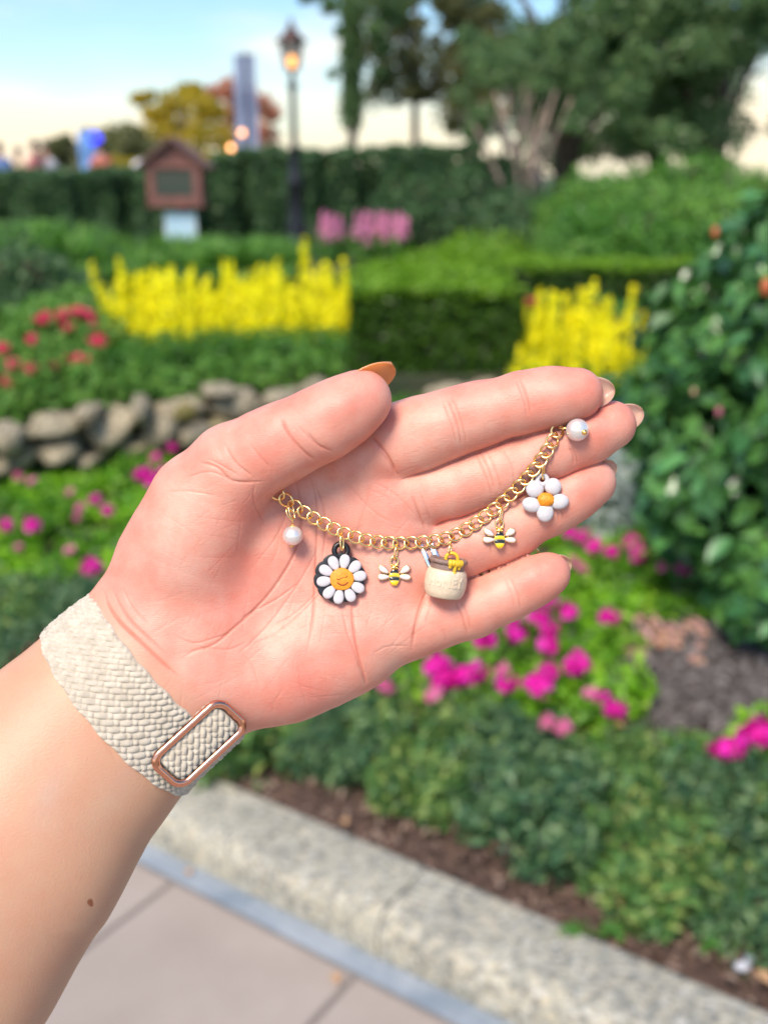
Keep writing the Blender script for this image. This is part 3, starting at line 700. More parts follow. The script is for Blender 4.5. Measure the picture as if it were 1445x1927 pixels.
def shrub(name, lab, c, r, n, size, mat, stems=8, cat='shrub', grp=None, lumps=14, shell=.5):
    t = empty(name, c); p = []; d = []
    for q in range(lumps):
        dd_ = rng.normal(size=3); dd_[2] = abs(dd_[2]); dd_ /= np.linalg.norm(dd_); k_r = rng.uniform(.28, .42)
        cc_ = dd_ * np.array(r) * rng.uniform(.45, .75) + [0, 0, r[2] * .25]; a, b_ = blob(cc_, np.array(r) * k_r, n // (lumps + 2), .4); p.append(a); d.append(b_)
    a, b_ = blob((0, 0, r[2] * .5), np.array(r) * [.8, .8, .55], n // 6, .5); p.append(a); d.append(b_)
    p = np.concatenate(p); d = np.concatenate(d); m = p[:, 2] > 0; V_, F_ = leaf_cloud(p[m], size, .55, d[m], .9)
    o = link('foliage', quad_mesh('foliage', V_, F_), parent=t, mat=mat); o['kind'] = 'stuff'
    mb = MB()
    for k in range(stems):
        a = random.uniform(0, 6.28); rr = random.uniform(.3, .7); mb.tube([(0, 0, 0), (math.cos(a) * r[0] * rr * .4, math.sin(a) * r[1] * rr * .4, r[2] * .5), (math.cos(a) * r[0] * rr, math.sin(a) * r[1] * rr, r[2] * .95)], [.02, .014, .006], 6)
    mb.build('branches', woodm, t); tag(t, lab, cat, grp); return t
shrub('dark_shrub', 'dark green shrub at the left edge beside the coral flowers', (sx_(5, 6.4), 6.5, TZ), (.42, .45, .62), 5200, .05, m_hedge)
shrub('dark_shrub', 'low dark shrub left of the yellow snapdragons beside a grey slab', (sx_(110, 8), 8.1, TZ), (.42, .3, .34), 3000, .05, m_hedge)
sb = MB().box((0, 0, .09), (.22, .12, .09)); sb.box((0, 0, .19), (.24, .14, .015)); o = sb.build('garden_slab', mat_new('grey_stone', (.40, .40, .38), .8), loc=(sx_(162, 7.4), 7.4, TZ), smooth=False); tag(o, 'grey stone block between the dark shrub and the yellow snapdragons', 'stone block')
lm_ = [mound_mesh('foliage', (.5, .5, .26), 1500, .06, m_boxtop) for _ in range(2)]
for i, (px, Y, s_) in enumerate(((800, 9.6, .9), (870, 9.4, 1), (940, 9.2, .9), (1010, 9.5, .8), (720, 9.8, .7), (1090, 9.3, .7), (1150, 8.9, .7), (900, 10.4, 1.1), (850, 10.8, .9), (680, 9.6, .6), (1050, 10.2, .7))):
    t = empty('lime_mound', (sx_(px, Y), Y, TZ)); o = place('foliage', lm_[i % 2], (0, 0, 0), i, (s_,) * 3, t); o['kind'] = 'stuff'; place('stems', low_stem, (0, 0, 0), 0, (1.5,) * 3, t); tag(t, 'lime green ground hugging mound beyond the clipped hedge', 'plant', 'lime green mounds beyond the clipped hedge')
mbk = mat_new('red_brown_mulch', (.16, .085, .06), .95)
V_ = [[sx_(760, 12), 11.3, TZ + .012], [sx_(1120, 11), 11.0, TZ + .012], [sx_(1100, 15), 15.5, TZ + .012], [sx_(800, 15), 15.8, TZ + .012]]
o = link('mulch_patch', mesh_np('mulch_patch', V_, [[0, 1, 2, 3]], False), mat=mbk); o['kind'] = 'structure'
for (px, py, Y, r, n, mt, lab, sz) in (
        (1080, 520, 9.9, (.55, .5, .46), 4500, m_light, 'light green rounded shrub behind the right end of the clipped hedge', .06),
        (1180, 520, 10.2, (.95, .8, .78), 8000, m_mid, 'large mid green shrub left of the glossy bush', .07),
        (1330, 500, 10.8, (1.25, .9, 1.0), 9000, m_light, 'big light green shrub behind the top of the glossy bush', .08),
        (1150, 430, 12.8, (1.1, .9, 1.0), 8000, m_light, 'tall yellow green shrub under the dark tree', .085),
        (1480, 430, 12.0, (1.5, .9, 1.12), 7000, m_light, 'light green shrub at the far right edge under the bright sky gap', .085),
        (1290, 430, 14.5, (1.6, .9, 1.22), 8000, m_mid, 'tall mid green shrub beneath the tree canopy on the right', .09)):
    shrub('garden_shrub', lab, (sx_(px, Y), Y, TZ), r, n, sz, mt)
for (px, Y, r, lab) in ((1000, 14.0, (1.15, .8, .80), 'dark rounded shrub under the pale many stemmed tree'), (880, 15.2, (1.0, .8, 1.05), 'dark shrub left of the pale many stemmed tree'), (1100, 14.6, (.8, .7, .8), 'dark shrub right of the pale many stemmed tree'), (790, 14.8, (.75, .6, 1.05), 'dark upright shrub behind the pink flower spikes')):
    shrub('dark_shrub', lab, (sx_(px, Y), Y, TZ), r, 6500, .085, m_hedge)
# long hedge behind, in separate bushes grown together
hl = [(-60, 1.05), (20, 1.1), (100, 1.12), (180, 1.15), (255, 1.15), (330, 1.12), (400, 1.32), (470, 1.40), (545, 1.42), (620, 1.42), (695, 1.42), (770, 1.45), (845, 1.48), (920, 1.3)]
for i, (px, hh) in enumerate(hl):
    Y = 15.8 + .3 * math.sin(i * 2.1)
    sd_ = 'left of' if px < 340 else ('between the wooden box and' if px < 540 else 'right of')
    lab = {0: 'hedge bush at the far left edge'}.get(i, None)
    p, d = [], []
    t = empty('hedge_bush', (sx_(px, Y), Y, TZ)); rr = (.52, .55, hh)
    k = 5200; q = rng.uniform(-1, 1, (k, 3)) * [.42, .6, 1]; q[:, 2] = rng.random(k) * hh; sd = rng.random(k)
    m1 = sd < .55; q[m1, 1] = -.55 - .08 * rng.random(m1.sum()) + .07 * np.sin(q[m1, 0] * 7 + i) * np.sin(q[m1, 2] * 6)
    m2 = (sd >= .55) & (sd < .9); q[m2, 2] = hh - .10 * rng.random(m2.sum()) + .06 * np.sin(q[m2, 0] * 8 + i * 2)
    V_, F_ = leaf_cloud(q, .085, .6, np.array([[0, -.8, .5]] * k), .6); o = link('foliage', quad_mesh('foliage', V_, F_), parent=t, mat=m_hedge); o['kind'] = 'stuff'
    MB().box((0, .05, hh * .44), (.38, .44, hh * .42)).build('inner_dark_core', inn_, t, smooth=False)
    tag(t, ORD[i] + ' bush from the left in the long dark hedge, ' + ('left of the wooden box' if px < 340 else 'between wooden box and lamp post' if px < 540 else 'right of the lamp post'), 'hedge', 'bushes of the long dark hedge')

# ---------------- wooden box on a post (glass fronted, gabled), with a sign below
redw = mat_new('red_brown_wood', (.19, .075, .06), .7); noise_col(redw, (.15, .055, .045), (.24, .10, .08), 6, bump=.3, bscale=60, bdist=.005)
darkr = mat_new('dark_shingle', (.16, .085, .075), .8)
glassm = mat_new('dark_glass', (.03, .05, .045), .08); inm = mat_new('shelf_contents', (.12, .13, .10), .8); noise_col(inm, (.05, .09, .07), (.22, .16, .08), 9)
FY = 12.0; FX = sx_(335, FY)
fb_ = empty('wooden_box', (FX, FY, TZ)); tag(fb_, 'red brown gabled wooden box with a glass door standing on a post', 'display box')
fz0 = at(335, 384, FY)[2] - TZ; fz1 = at(335, 305, FY)[2] - TZ; fzt = at(320, 262, FY)[2] - TZ; hwid = .30
mb = MB().box((0, .12, (fz0 + fz1) / 2), (hwid, .012, (fz1 - fz0) / 2)); 
for s_ in (-1, 1): mb.box((s_ * (hwid - .015), -.02, (fz0 + fz1) / 2), (.015, .15, (fz1 - fz0) / 2))
mb.box((0, -.02, fz0 - .012), (hwid + .02, .18, .014)); mb.build('case', redw, fb_, smooth=False)
fr_ = MB()
for s_ in (-1, 1): fr_.box((s_ * (hwid - .045), -.185, (fz0 + fz1) / 2), (.042, .012, (fz1 - fz0) / 2 - .002))
fr_.box((0, -.186, fz0 + .045), (hwid - .088, .0115, .043)).box((0, -.186, fz1 - .035), (hwid - .088, .0115, .033)); dr = fr_.build('door', redw, fb_, smooth=False)
MB().box((0, -.176, (fz0 + fz1) / 2), (hwid - .09, .003, (fz1 - fz0) / 2 - .09)).build('pane', glassm, dr, smooth=False)
gb = np.array([[-hwid - .01, -.17, fz1 + .003], [hwid + .01, -.17, fz1 + .003], [0, -.17, fzt - .02], [-hwid - .01, .13, fz1 + .003], [hwid + .01, .13, fz1 + .003], [0, .13, fzt - .02]])
o = link('gable', mesh_np('gable', gb, [np.array([[0, 1, 2], [5, 4, 3]]), np.array([[0, 3, 4, 1], [1, 4, 5, 2], [2, 5, 3, 0]])], False), parent=fb_, mat=redw)
sl_a = math.atan2(fzt - fz1, hwid + .01); Lr = math.hypot(fzt - fz1, hwid) + .13
for s_ in (-1, 1):
    Mr = np.array(Matrix.Rotation(s_ * sl_a, 3, 'Y')); c_ = np.array([s_ * Lr / 2 * math.cos(sl_a), -.02, fzt + .012 - Lr / 2 * math.sin(sl_a)])
    MB().box(c_, (Lr / 2, .24, .016), Mr).build('roof_panel', darkr, fb_, smooth=False)
MB().box((.06, 0, fz0 / 2 - .015), (.05, .05, fz0 / 2 - .012)).build('post', redw, fb_, smooth=False)
sgz = at(340, 426, FY)[2]
sgn = empty('notice_sign', (sx_(340, FY), FY - .1, sgz)); tag(sgn, 'pale blue square notice on the post under the wooden box', 'sign')
MB().box((0, 0, 0), (.178, .012, .155)).build('sign_frame', mat_new('white_frame', (.62, .68, .70), .5), sgn, smooth=False)
pale = mat_new('pale_blue_print', (.42, .60, .70), .5); noise_col(pale, (.36, .55, .67), (.50, .66, .74), 9)
MB().box((0, -.014, 0), (.155, .0025, .132)).build('sign_face', pale, sgn, smooth=False)

# ---------------- lamp post
iron = mat_new('black_iron', (.012, .014, .017), .45, .3); copper = mat_new('bronze_roof', (.07, .035, .03), .5, .4)
LY_ = 13.0; LX = sx_(556, LY_); top_z = at(548, 30, LY_)[2] - TZ
lp = empty('lamp_post', (LX, LY_, TZ)); tag(lp, 'black cast iron lamp post with a lit tapering glass lantern', 'lamp post')
zb = at(556, 280, LY_)[2] - TZ; zl0 = at(548, 133, LY_)[2] - TZ; zl1 = at(548, 78, LY_)[2] - TZ
MB().lathe([(.17, 0), (.17, .12), (.145, .16), (.14, .4), (.12, .46), (.125, .50), (.10, .56), (.09, .95), (.105, .98), (.105, 1.03), (.075, 1.08), (.065, zb - .1), (.075, zb)], 20).build('base_column', iron, lp)
MB().lathe([(.05, zb), (.042, zb + .05), (.036, zl0 - .22), (.06, zl0 - .18), (.05, zl0 - .12), (.03, zl0 - .1), (.03, zl0 - .02), (.085, zl0)], 18).build('shaft', iron, lp)
lw0, lw1 = .085, .135
for k in range(6):
    a0, a1 = 2 * math.pi * k / 6, 2 * math.pi * (k + 1) / 6
    MB().tube([(lw0 * math.cos(a0), lw0 * math.sin(a0), zl0), (lw1 * math.cos(a0), lw1 * math.sin(a0), zl1)], .008, 6).build('lantern_rib', iron, lp)
    q = np.array([[lw0 * math.cos(a0), lw0 * math.sin(a0), zl0], [lw0 * math.cos(a1), lw0 * math.sin(a1), zl0], [lw1 * math.cos(a1), lw1 * math.sin(a1), zl1], [lw1 * math.cos(a0), lw1 * math.sin(a0), zl1]]) * [.97, .97, 1]
    q2 = q * [.96, .96, 1]
    gm_ = bpy.data.materials.get('lantern_glass') or mat_new('lantern_glass', (.85, .83, .78), .35, Transmission_Weight=.75)
    link('lantern_pane', mesh_np('lantern_pane', np.concatenate([q, q2]), [[0, 1, 2, 3], [7, 6, 5, 4], [0, 4, 5, 1], [2, 6, 7, 3], [1, 5, 6, 2], [0, 3, 7, 4]], False), parent=lp, mat=gm_)
MB().lathe([(.185, zl1 - .01), (.18, zl1 + .01), (.10, zl1 + .075), (.06, zl1 + .13), (.03, zl1 + .17), (.035, zl1 + .2), (.016, zl1 + .22), (.012, top_z - .02), (.003, top_z)], 20).build('lantern_cap', copper, lp)
fl = mat_new('lamp_glow', (1, .5, .1), .5); fb2 = fl.node_tree.nodes['Principled BSDF']; fb2.inputs['Emission Color'].default_value = (1.0, .42, .08, 1); fb2.inputs['Emission Strength'].default_value = 3.2
MB().ball((0, 0, zl0 + .10), (.045, .045, .07), 14, 10).build('lamp_bulb', fl, lp)

# ---------------- banners, far lights, people
pole_m = mat_new('pole_grey', (.08, .08, .10), .5, .4)
def banner(lab, px, y0_, y1_, Y, w, mats, bars):
    t = empty('banner_pole', (sx_(px, Y), Y, TZ)); z1_ = at(px, y0_, Y)[2] - TZ; z0_ = at(px, y1_, Y)[2] - TZ
    MB().tube([(0, 0, 0), (0, 0, z1_ + .1)], .06, 10).tube([(-w, 0, z1_), (w, 0, z1_)], .03, 8).build('pole', pole_m, t)
    for k, (xa, xb, mt) in enumerate(bars):
        V_ = []; n_ = 12
        for i in range(n_):
            z = z1_ + (z0_ - z1_) * i / (n_ - 1)
            for j in range(5): u = xa + (xb - xa) * j / 4; V_.append([u * w, -.10 + .03 * math.sin(i * .9 + j * .7), z])
        V_ = np.array(V_); V2 = V_ + [0, .012, 0]; F_ = [[i * 5 + j, i * 5 + j + 1, (i + 1) * 5 + j + 1, (i + 1) * 5 + j] for i in range(n_ - 1) for j in range(4)]
        link('banner_cloth', mesh_np('banner_cloth', np.concatenate([V_, V2]), F_ + [[a + 60 for a in f[::-1]] for f in F_], True), parent=t, mat=mt)
    tag(t, lab, 'banner'); return t
bpu = mat_new('blue_grey_cloth', (.24, .29, .42), .8); bdk = mat_new('navy_cloth', (.05, .06, .12), .8); bsk = mat_new('sky_blue_cloth', (.16, .33, .62), .8); bwh = mat_new('pale_cloth', (.6, .66, .72), .8)
banner('tall blue grey and navy banner on a pole beside the lit lantern', 471, 105, 285, 30, .30, None, [(-1, -.18, bpu), (-.14, .3, bdk), (.34, 1, bpu)])
banner('short sky blue banner left of the wooden box', 176, 246, 334, 25, .22, None, [(-1, 0, bsk), (.04, 1, bsk)])
blue_l = mat_new('blue_lamp', (.02, .03, .8), .5); q_ = blue_l.node_tree.nodes['Principled BSDF']; q_.inputs['Emission Color'].default_value = (.03, .04, 1, 1); q_.inputs['Emission Strength'].default_value = 1.1
def lightball(px, py, Y, r, mat, lab, polez=True):
    q = at(px, py, Y); t = empty('globe_lamp', (q[0], q[1], q[2])); MB().ball((0, 0, 0), r, 14, 10).build('lamp_globe', mat, t); MB().tube([(0, .0, -r * .9), (0, 0, TZ - q[2])], .025, 8).build('lamp_pole', pole_m, t); tag(t, lab, 'lamp')
lightball(180, 262, 24.5, .14, blue_l, 'round blue light at the top of the sky blue banner')
wm = mat_new('warm_lamp', (1, .5, .25), .5); q_ = wm.node_tree.nodes['Principled BSDF']; q_.inputs['Emission Color'].default_value = (1, .42, .18, 1); q_.inputs['Emission Strength'].default_value = 2.6
lightball(456, 250, 28, .07, wm, 'small orange light left of the tall blue grey banner, the upper of two'); lightball(435, 278, 28, .07, wm, 'small orange light left of the tall blue grey banner, the lower of two')
wl_ = mat_new('white_globe', (.8, .8, .85), .4); lightball(266, 320, 22, .20, wl_, 'white globe lamp just left of the wooden box')
def person_far(px, Y, h, shirt, pants, skin_c, lab, face=0.0):
    t = empty('person', (sx_(px, Y), Y, TZ)); t.rotation_euler = (0, 0, face)
    J = [((0, 0, .52), .075), ((0, 0, .66), .085), ((0, 0, .78), .09), ((0, 0, .855), .035), ((0, .01, .90), .042), ((0, .01, .955), .05), ((0, .01, .985), .03),
         ((-.05, 0, .49), .055), ((-.06, .02, .27), .036), ((-.06, -.02, .045), .022), ((-.06, .05, .02), .018), ((.05, 0, .49), .055), ((.065, -.04, .27), .036), ((.07, -.10, .045), .022), ((.07, -.03, .02), .018),
         ((-.105, 0, .80), .032), ((-.14, 0, .63), .023), ((-.12, .07, .50), .018), ((-.115, .1, .46), .014), ((.105, 0, .80), .032), ((.145, 0, .63), .023), ((.12, .08, .52), .018), ((.115, .11, .48), .014)]
    E = [(0, 1), (1, 2), (2, 3), (3, 4), (4, 5), (5, 6), (0, 7), (7, 8), (8, 9), (9, 10), (0, 11), (11, 12), (12, 13), (13, 14), (2, 15), (15, 16), (16, 17), (17, 18), (2, 19), (19, 20), (20, 21), (21, 22)]
    me = bpy.data.meshes.new('body'); me.from_pydata([tuple(np.array(j) * h) for j, _ in J], E, []); o = bpy.data.objects.new('body', me); COL.objects.link(o); 
    sk_ = o.modifiers.new('skin', 'SKIN'); 
    for v, (_, r) in zip(me.skin_vertices[0].data, J): v.radius = (r * h, r * h * .8)
    me.skin_vertices[0].data[0].use_root = True; sb_ = o.modifiers.new('sub', 'SUBSURF'); sb_.levels = 2; sb_.render_levels = 2
    bpy.context.view_layer.update(); dg = bpy.context.evaluated_depsgraph_get(); m2 = bpy.data.meshes.new_from_object(o.evaluated_get(dg)); bpy.data.objects.remove(o)
    for mt in (shirt, pants, skin_c): m2.materials.append(mt)
    for p_ in m2.polygons: z = p_.center[2] / h; p_.material_index = 2 if z > .84 or (abs(p_.center[0]) > .115 * h and z < .66) else (0 if z > .52 else 1); p_.use_smooth = True
    b0 = bpy.data.objects.new('body', m2); COL.objects.link(b0); b0.parent = t
    V_, F_ = MB().ball((0, -.008 * h, .962 * h), (.052 * h, .056 * h, .045 * h), 14, 10).arrays(); link('hair', mesh_np('hair', V_, F_, True), parent=t, mat=mat_new('hair', (.05, .03, .02), .7)); tag(t, lab, 'person')
sk = mat_new('far_skin', (.5, .28, .2), .6); dk = mat_new('dark_cloth', (.04, .045, .06), .8)
person_far(8, 20, 1.68, mat_new('blue_shirt', (.12, .2, .42), .8), dk, sk, 'distant visitor in a blue top at the far left edge', .4)
person_far(42, 21, 1.62, mat_new('tan_shirt', (.45, .33, .2), .8), dk, sk, 'distant visitor in a tan top behind the hedge', 2.4)
person_far(74, 20, 1.72, mat_new('pink_shirt', (.62, .22, .20), .8), dk, sk, 'distant visitor in a pink top behind the hedge', 1.2)
person_far(94, 20.4, 1.66, mat_new('grey_shirt', (.5, .5, .54), .8), dk, sk, 'distant visitor in a pale grey top right of the one in pink', 2.9)
person_far(196, 22, 1.74, mat_new('red_shirt', (.5, .14, .10), .8), dk, sk, 'distant visitor in a red top right of the sky blue banner', .2)

# ---------------- trees
def tree(name, lab, base, trunk, limbs, crown, size, mat, bmat, cat='tree', asp=.55):
    """trunk: list of (x,y,z,r) relative to base; limbs: lists of the same; crown: (centre, radii, n, shell)"""
    t = empty(name, base)
    mb = MB()
    tr = np.array(trunk, float); mb.tube(tr[:, :3], tr[:, 3], 12); mb.build('trunk', bmat, t)
    for l in limbs:
        l = np.array(l, float); MB().tube(l[:, :3], l[:, 3], 8).build('limb', bmat, t)
    p, d = [], []
    for c, r, n, sh in crown:
        a, b_ = blob(c, r, n, sh); p.append(a); d.append(b_)
    V_, F_ = leaf_cloud(np.concatenate(p), size, asp, np.concatenate(d), .5, upb=.3); o = link('crown', quad_mesh('crown', V_, F_), parent=t, mat=mat); o['kind'] = 'stuff'; tag(t, lab, cat); return t
def rel(px, py, Y, base): return at(px, py, Y) - np.array(base)
def canopy(base, Y, spots, n, size_r, jit=.8):
    """clumps at the picture places listed (px, py, radius px), spread in depth"""
    out = []
    for px, py, r in spots:
        rr = r / 1900 * Y; c = rel(px, py, Y + random.uniform(-jit, jit) * 1.5, base); out.append((c, (rr, rr * 1.2, rr * .8), n, .25))
    return out
# ivy-clad trunk left of the canopy
B1 = (sx_(664, 17), 17, TZ); hT = at(664, -260, 17)[2] - TZ
zc0 = at(664, 232, 17)[2] - TZ
ivy = []
for k in range(26):
    z = zc0 + .12 + (hT - zc0) * k / 25; ivy.append(((.02 * math.sin(k), 0, z), (.19 + .03 * math.sin(k * 1.3), .2, .26), 330, .3))
top = canopy(B1, 17, [(700, -20, 45), (640, -60, 70), (760, -40, 60), (730, 30, 22), (600, -30, 30), (720, 90, 16), (715, 140, 14), (745, 20, 26), (705, 60, 16), (575, -8, 18), (620, 10, 14), (640, 60, 10), (625, 140, 8)], 330, 1)
tree('ivy_clad_tree', 'tall tree with its upper trunk wrapped in dark ivy above the hedge', B1, [(0, 0, 0, .075), (0, 0, zc0, .07), (.02, 0, hT, .1)], [[(0, 0, zc0 + 1.4, .05), (.6, 0, zc0 + 2.4, .035), (1.3, .1, zc0 + 3.0, .02)], [(0, 0, zc0 + 1.7, .05), (-.5, 0, zc0 + 2.3, .03), (-.9, 0, zc0 + 2.6, .015)]], ivy + top, .085, m_tree, bark)
# slim tree beside it with sparse olive foliage
B2 = (sx_(781, 19), 19, TZ); h2 = at(781, -150, 19)[2] - TZ
sp2 = [(760 + random.uniform(-70, 130), random.uniform(-60, 190), random.uniform(12, 30)) for _ in range(95)] + [(870 + random.uniform(-40, 60), random.uniform(20, 250), random.uniform(18, 34)) for _ in range(60)]
tree('slim_tree', 'slim tree with thin olive foliage right of the ivy clad trunk', B2, [(0, 0, 0, .07), (-.02, 0, h2 * .6, .06), (.03, 0, h2, .03)], [[(0, 0, h2 * .55, .03), (.5, 0, h2 * .72, .02), (1.1, 0, h2 * .8, .01)], [(0, 0, h2 * .6, .03), (-.5, .2, h2 * .8, .012)], [(0, 0, h2 * .45, .03), (.7, .2, h2 * .6, .02), (1.2, .2, h2 * .62, .01)]], canopy(B2, 19, sp2, 120, 1), .09, m_olive, bark)
# pale many-stemmed tree
B3 = (sx_(975, 15.5), 15.5, TZ); z3 = at(975, 330, 15.5)[2] - TZ
lim = []
for (px, py) in ((905, 190), (930, 170), (955, 150), (985, 160), (1010, 150), (1045, 170), (1075, 185), (890, 230), (1025, 190), (968, 175)):
    e_ = rel(px, py, 15.5 + random.uniform(-.5, .5), B3); b0 = np.array([random.uniform(-.35, .45), random.uniform(-.15, .15), .1]); mid = b0 * .55 + e_ * .45 + [(-e_[0]) * .22, 0, .15]
    lim.append([(*b0, .06), (*mid, .042), (*e_, .022)])
tree('many_stemmed_tree', 'pale barked tree of many bare slanting stems above the dark shrubs', B3, [(0, 0, 0, .09), (.02, 0, z3 * .5, .08), (.03, 0, z3 * .9, .05)], lim, canopy(B3, 15.5, [(880 + 9 * k + 12 * math.sin(k * 3.1), 70 + 100 * ((k * .37) % 1), 20) for k in range(26)] + [(905, 215, 22), (935, 240, 16), (1080, 235, 22), (885, 250, 16), (870, 180, 26), (1100, 200, 24)], 110, 1), .09, m_tree, bark2)
# big dark trees on the right
def big(lab, px, Y, region, n, mat, seed_):
    random.seed(seed_); B = (sx_(px, Y), Y, TZ); sp_ = []
    while len(sp_) < n:
        x = random.uniform(region[0], region[1]); y = random.uniform(region[2], region[3]); 
        if y > region[3] - 60 and random.random() < .35: continue
        if 1385 < x < 1475 and 120 < y < 330 and random.random() < .93: continue
        sp_.append((x, y, random.uniform(26, 52)))
    h_ = at(px, region[2], Y)[2] - TZ; lim = []
    for k in range(7):
        c = random.choice(sp_); e_ = rel(c[0], c[1], Y, B); z0 = h_ * random.uniform(.25, .5); lim.append([(0, 0, z0, .10), (e_[0] * .5, 0, (z0 + e_[2]) / 2 + .2, .06), (e_[0], e_[1], e_[2], .025)])
    return tree('broad_tree', lab, B, [(0, 0, 0, .26), (.05, 0, h_ * .4, .2), (0, 0, h_ * .9, .09)], lim, canopy(B, Y, sp_, 215, 1, 1.6), .125, mat, bark)
big('large dark leafy tree over the pale stemmed tree in the centre right', 1060, 19, (905, 1230, -110, 215), 78, m_tree, 11)
big('large dark leafy tree filling the upper right corner', 1330, 18, (1130, 1560, -110, 285), 112, m_tree, 12)
big('dark tree further back closing the gap under the right hand canopy', 1230, 24, (980, 1390, 60, 300), 75, m_tree, 13)
random.seed(5)
# far trees on the left horizon
def far(lab, px, Y, spots, mat, n=300, size=.22):
    B = (sx_(px, Y), Y, TZ); h_ = at(px, min(s[1] for s in spots), Y)[2] - TZ
    lim = [[(0, 0, h_ * .4, .12), tuple(rel(s[0], s[1], Y, B) * [.6, .6, .8]) + (.08,), tuple(rel(s[0], s[1], Y, B)) + (.03,)] for s in spots[:4]]
    tree('far_tree', lab, B, [(0, 0, 0, .25), (0, 0, h_ * .5, .2), (0, 0, h_ * .85, .08)], lim, canopy(B, Y, spots, n, 1, 1.5), size, mat, bark)
random.seed(9)
far('golden green tree with a ragged top behind the wooden box', 350, 42, [(268, 185, 18), (290, 215, 20), (320, 195, 24), (350, 175, 22), (372, 195, 26), (330, 235, 34), (380, 235, 34), (300, 255, 26), (400, 210, 24), (365, 165, 12), (360, 265, 34), (262, 190, 8), (285, 178, 10), (410, 260, 30)], m_gold)
far('pink and orange leaved tree behind the blue grey banner', 455, 46, [(405, 175, 16), (430, 170, 22), (455, 185, 28), (485, 195, 22), (430, 215, 30), (470, 230, 34), (510, 215, 20), (500, 255, 26), (440, 260, 30), (520, 285, 20)], m_pink)
far('low olive green tree left of the wooden box on the horizon', 220, 36, [(105, 275, 20), (125, 265, 16), (95, 290, 14), (140, 285, 24), (215, 262, 30), (250, 255, 28), (190, 285, 30), (240, 290, 32), (120, 300, 26), (280, 285, 30), (160, 310, 30), (90, 310, 14)], m_olive)
far('golden leaved bush row left of the lamp post', 500, 34, [(430, 300, 24), (470, 305, 20), (510, 300, 24), (545, 308, 20), (395, 305, 20), (250, 320, 24), (215, 322, 20), (230, 318, 22)], m_gold)
far('small yellow green bush at the far left horizon', 8, 34, [(0, 312, 16), (-40, 300, 30), (15, 322, 12)], m_gold)

# ---------------- say which one: by order from the left within its drift
def ordinal(n):
    one = ['', 'first', 'second', 'third', 'fourth', 'fifth', 'sixth', 'seventh', 'eighth', 'ninth', 'tenth', 'eleventh', 'twelfth', 'thirteenth', 'fourteenth', 'fifteenth', 'sixteenth', 'seventeenth', 'eighteenth', 'nineteenth']
    tens = ['', '', 'twent', 'thirt', 'fort', 'fift', 'sixt', 'sevent', 'eight', 'ninet']
    if n < 20: return one[n]
    return tens[n // 10] + ('ieth' if n % 10 == 0 else 'y-' + one[n % 10])
def by_order(group, text, rows=None):
    L_ = [o for o in COL.objects if o.get('group') == group and 'category' in o]
    ob = {}
    for o in L_:
        k = min(range(len(rows)), key=lambda i: abs(rows[i][0] - o.location.y)) if rows else 0
        ob.setdefault(k, []).append(o)
    for k, l in ob.items():
        l.sort(key=lambda o: o.location.x / o.location.y)
        for i, o in enumerate(l): o['label'] = text.format(n=ordinal(i + 1), row=rows[k][1] if rows else '')
by_order('magenta bedding plants below the fingers', 'magenta flowering plant over lime leaves, {n} from the left of those below the fingers')
by_order('magenta bedding plants left of the hand', 'magenta flowering plant over lime leaves, {n} from the left of those left of the hand')
by_order('lime bedding plants below the stone wall', 'flowerless lime green plant, {n} from the left of those below the stone wall')
by_order('lime bedding plants beside the low hedge', 'flowerless lime green plant, {n} from the left of those beside the low hedge')
by_order('coral red bedding plants on the terrace', 'coral red flowering plant on the terrace, {n} from the left')
by_order('green plants at the foot of the snapdragons', 'leafy green plant below the yellow snapdragons, {n} from the left')
by_order('leafy plants at the foot of the clipped hedge', 'leafy plant at the foot of the clipped hedge, {n} from the left')
by_order('crimson plants behind the yellow snapdragons', 'crimson flowering plant, {n} from the left behind the right hand yellow snapdragons')
by_order('green plants along the top of the stone wall', 'light green plant spilling over the top of the stone wall, {n} from the left')
by_order('faded blooms on the mulch', 'faded pink and tan bloom on the grey mulch, {n} from the left')
by_order('lime green mounds beyond the clipped hedge', 'lime green mound beyond the clipped hedge, {n} from the left')
by_order('pink flower spikes beyond the clipped hedge', 'pale pink flower spike right of the lamp post, {n} from the left')
by_order('yellow snapdragons left of the clipped hedge', 'yellow snapdragon in the left hand drift, {n} from the left in its {row} row', [(5.85, 'nearest'), (6.05, 'second'), (6.3, 'third'), (6.6, 'fourth'), (6.9, 'farthest')])
by_order('yellow snapdragons right of the clipped hedge', 'yellow snapdragon in the right hand clump, {n} from the left in its {row} row', [(5.6, 'nearest'), (5.75, 'second'), (6.0, 'third'), (6.3, 'farthest')])
by_order('yellow snapdragons among the coral flowers', 'short yellow snapdragon among the coral flowers, {n} from the left')
# =====================================================================================
# THE HAND.  Hand frame: x right, y up, z towards the camera, unit = 0.179 mm; origin 0.34 m in front of the lens
# =====================================================================================
S = 0.34 / 1900.0
HO = CAM + Rc @ np.array([0, 0, -0.34])
def hw(u): return HO + (np.asarray(u, float) * S) @ Rc.T          # hand frame -> world
def P(px, py, z=0.0):
    k = 1 - z / 1900.0
    return np.array([(px - 722.5) * k, -(py - 963.5) * k, z])
def topx(V):
    k = 1900.0 / (1900.0 - V[:, 2])
    return np.stack([V[:, 0] * k + 722.5, 963.5 - V[:, 1] * k], 1)

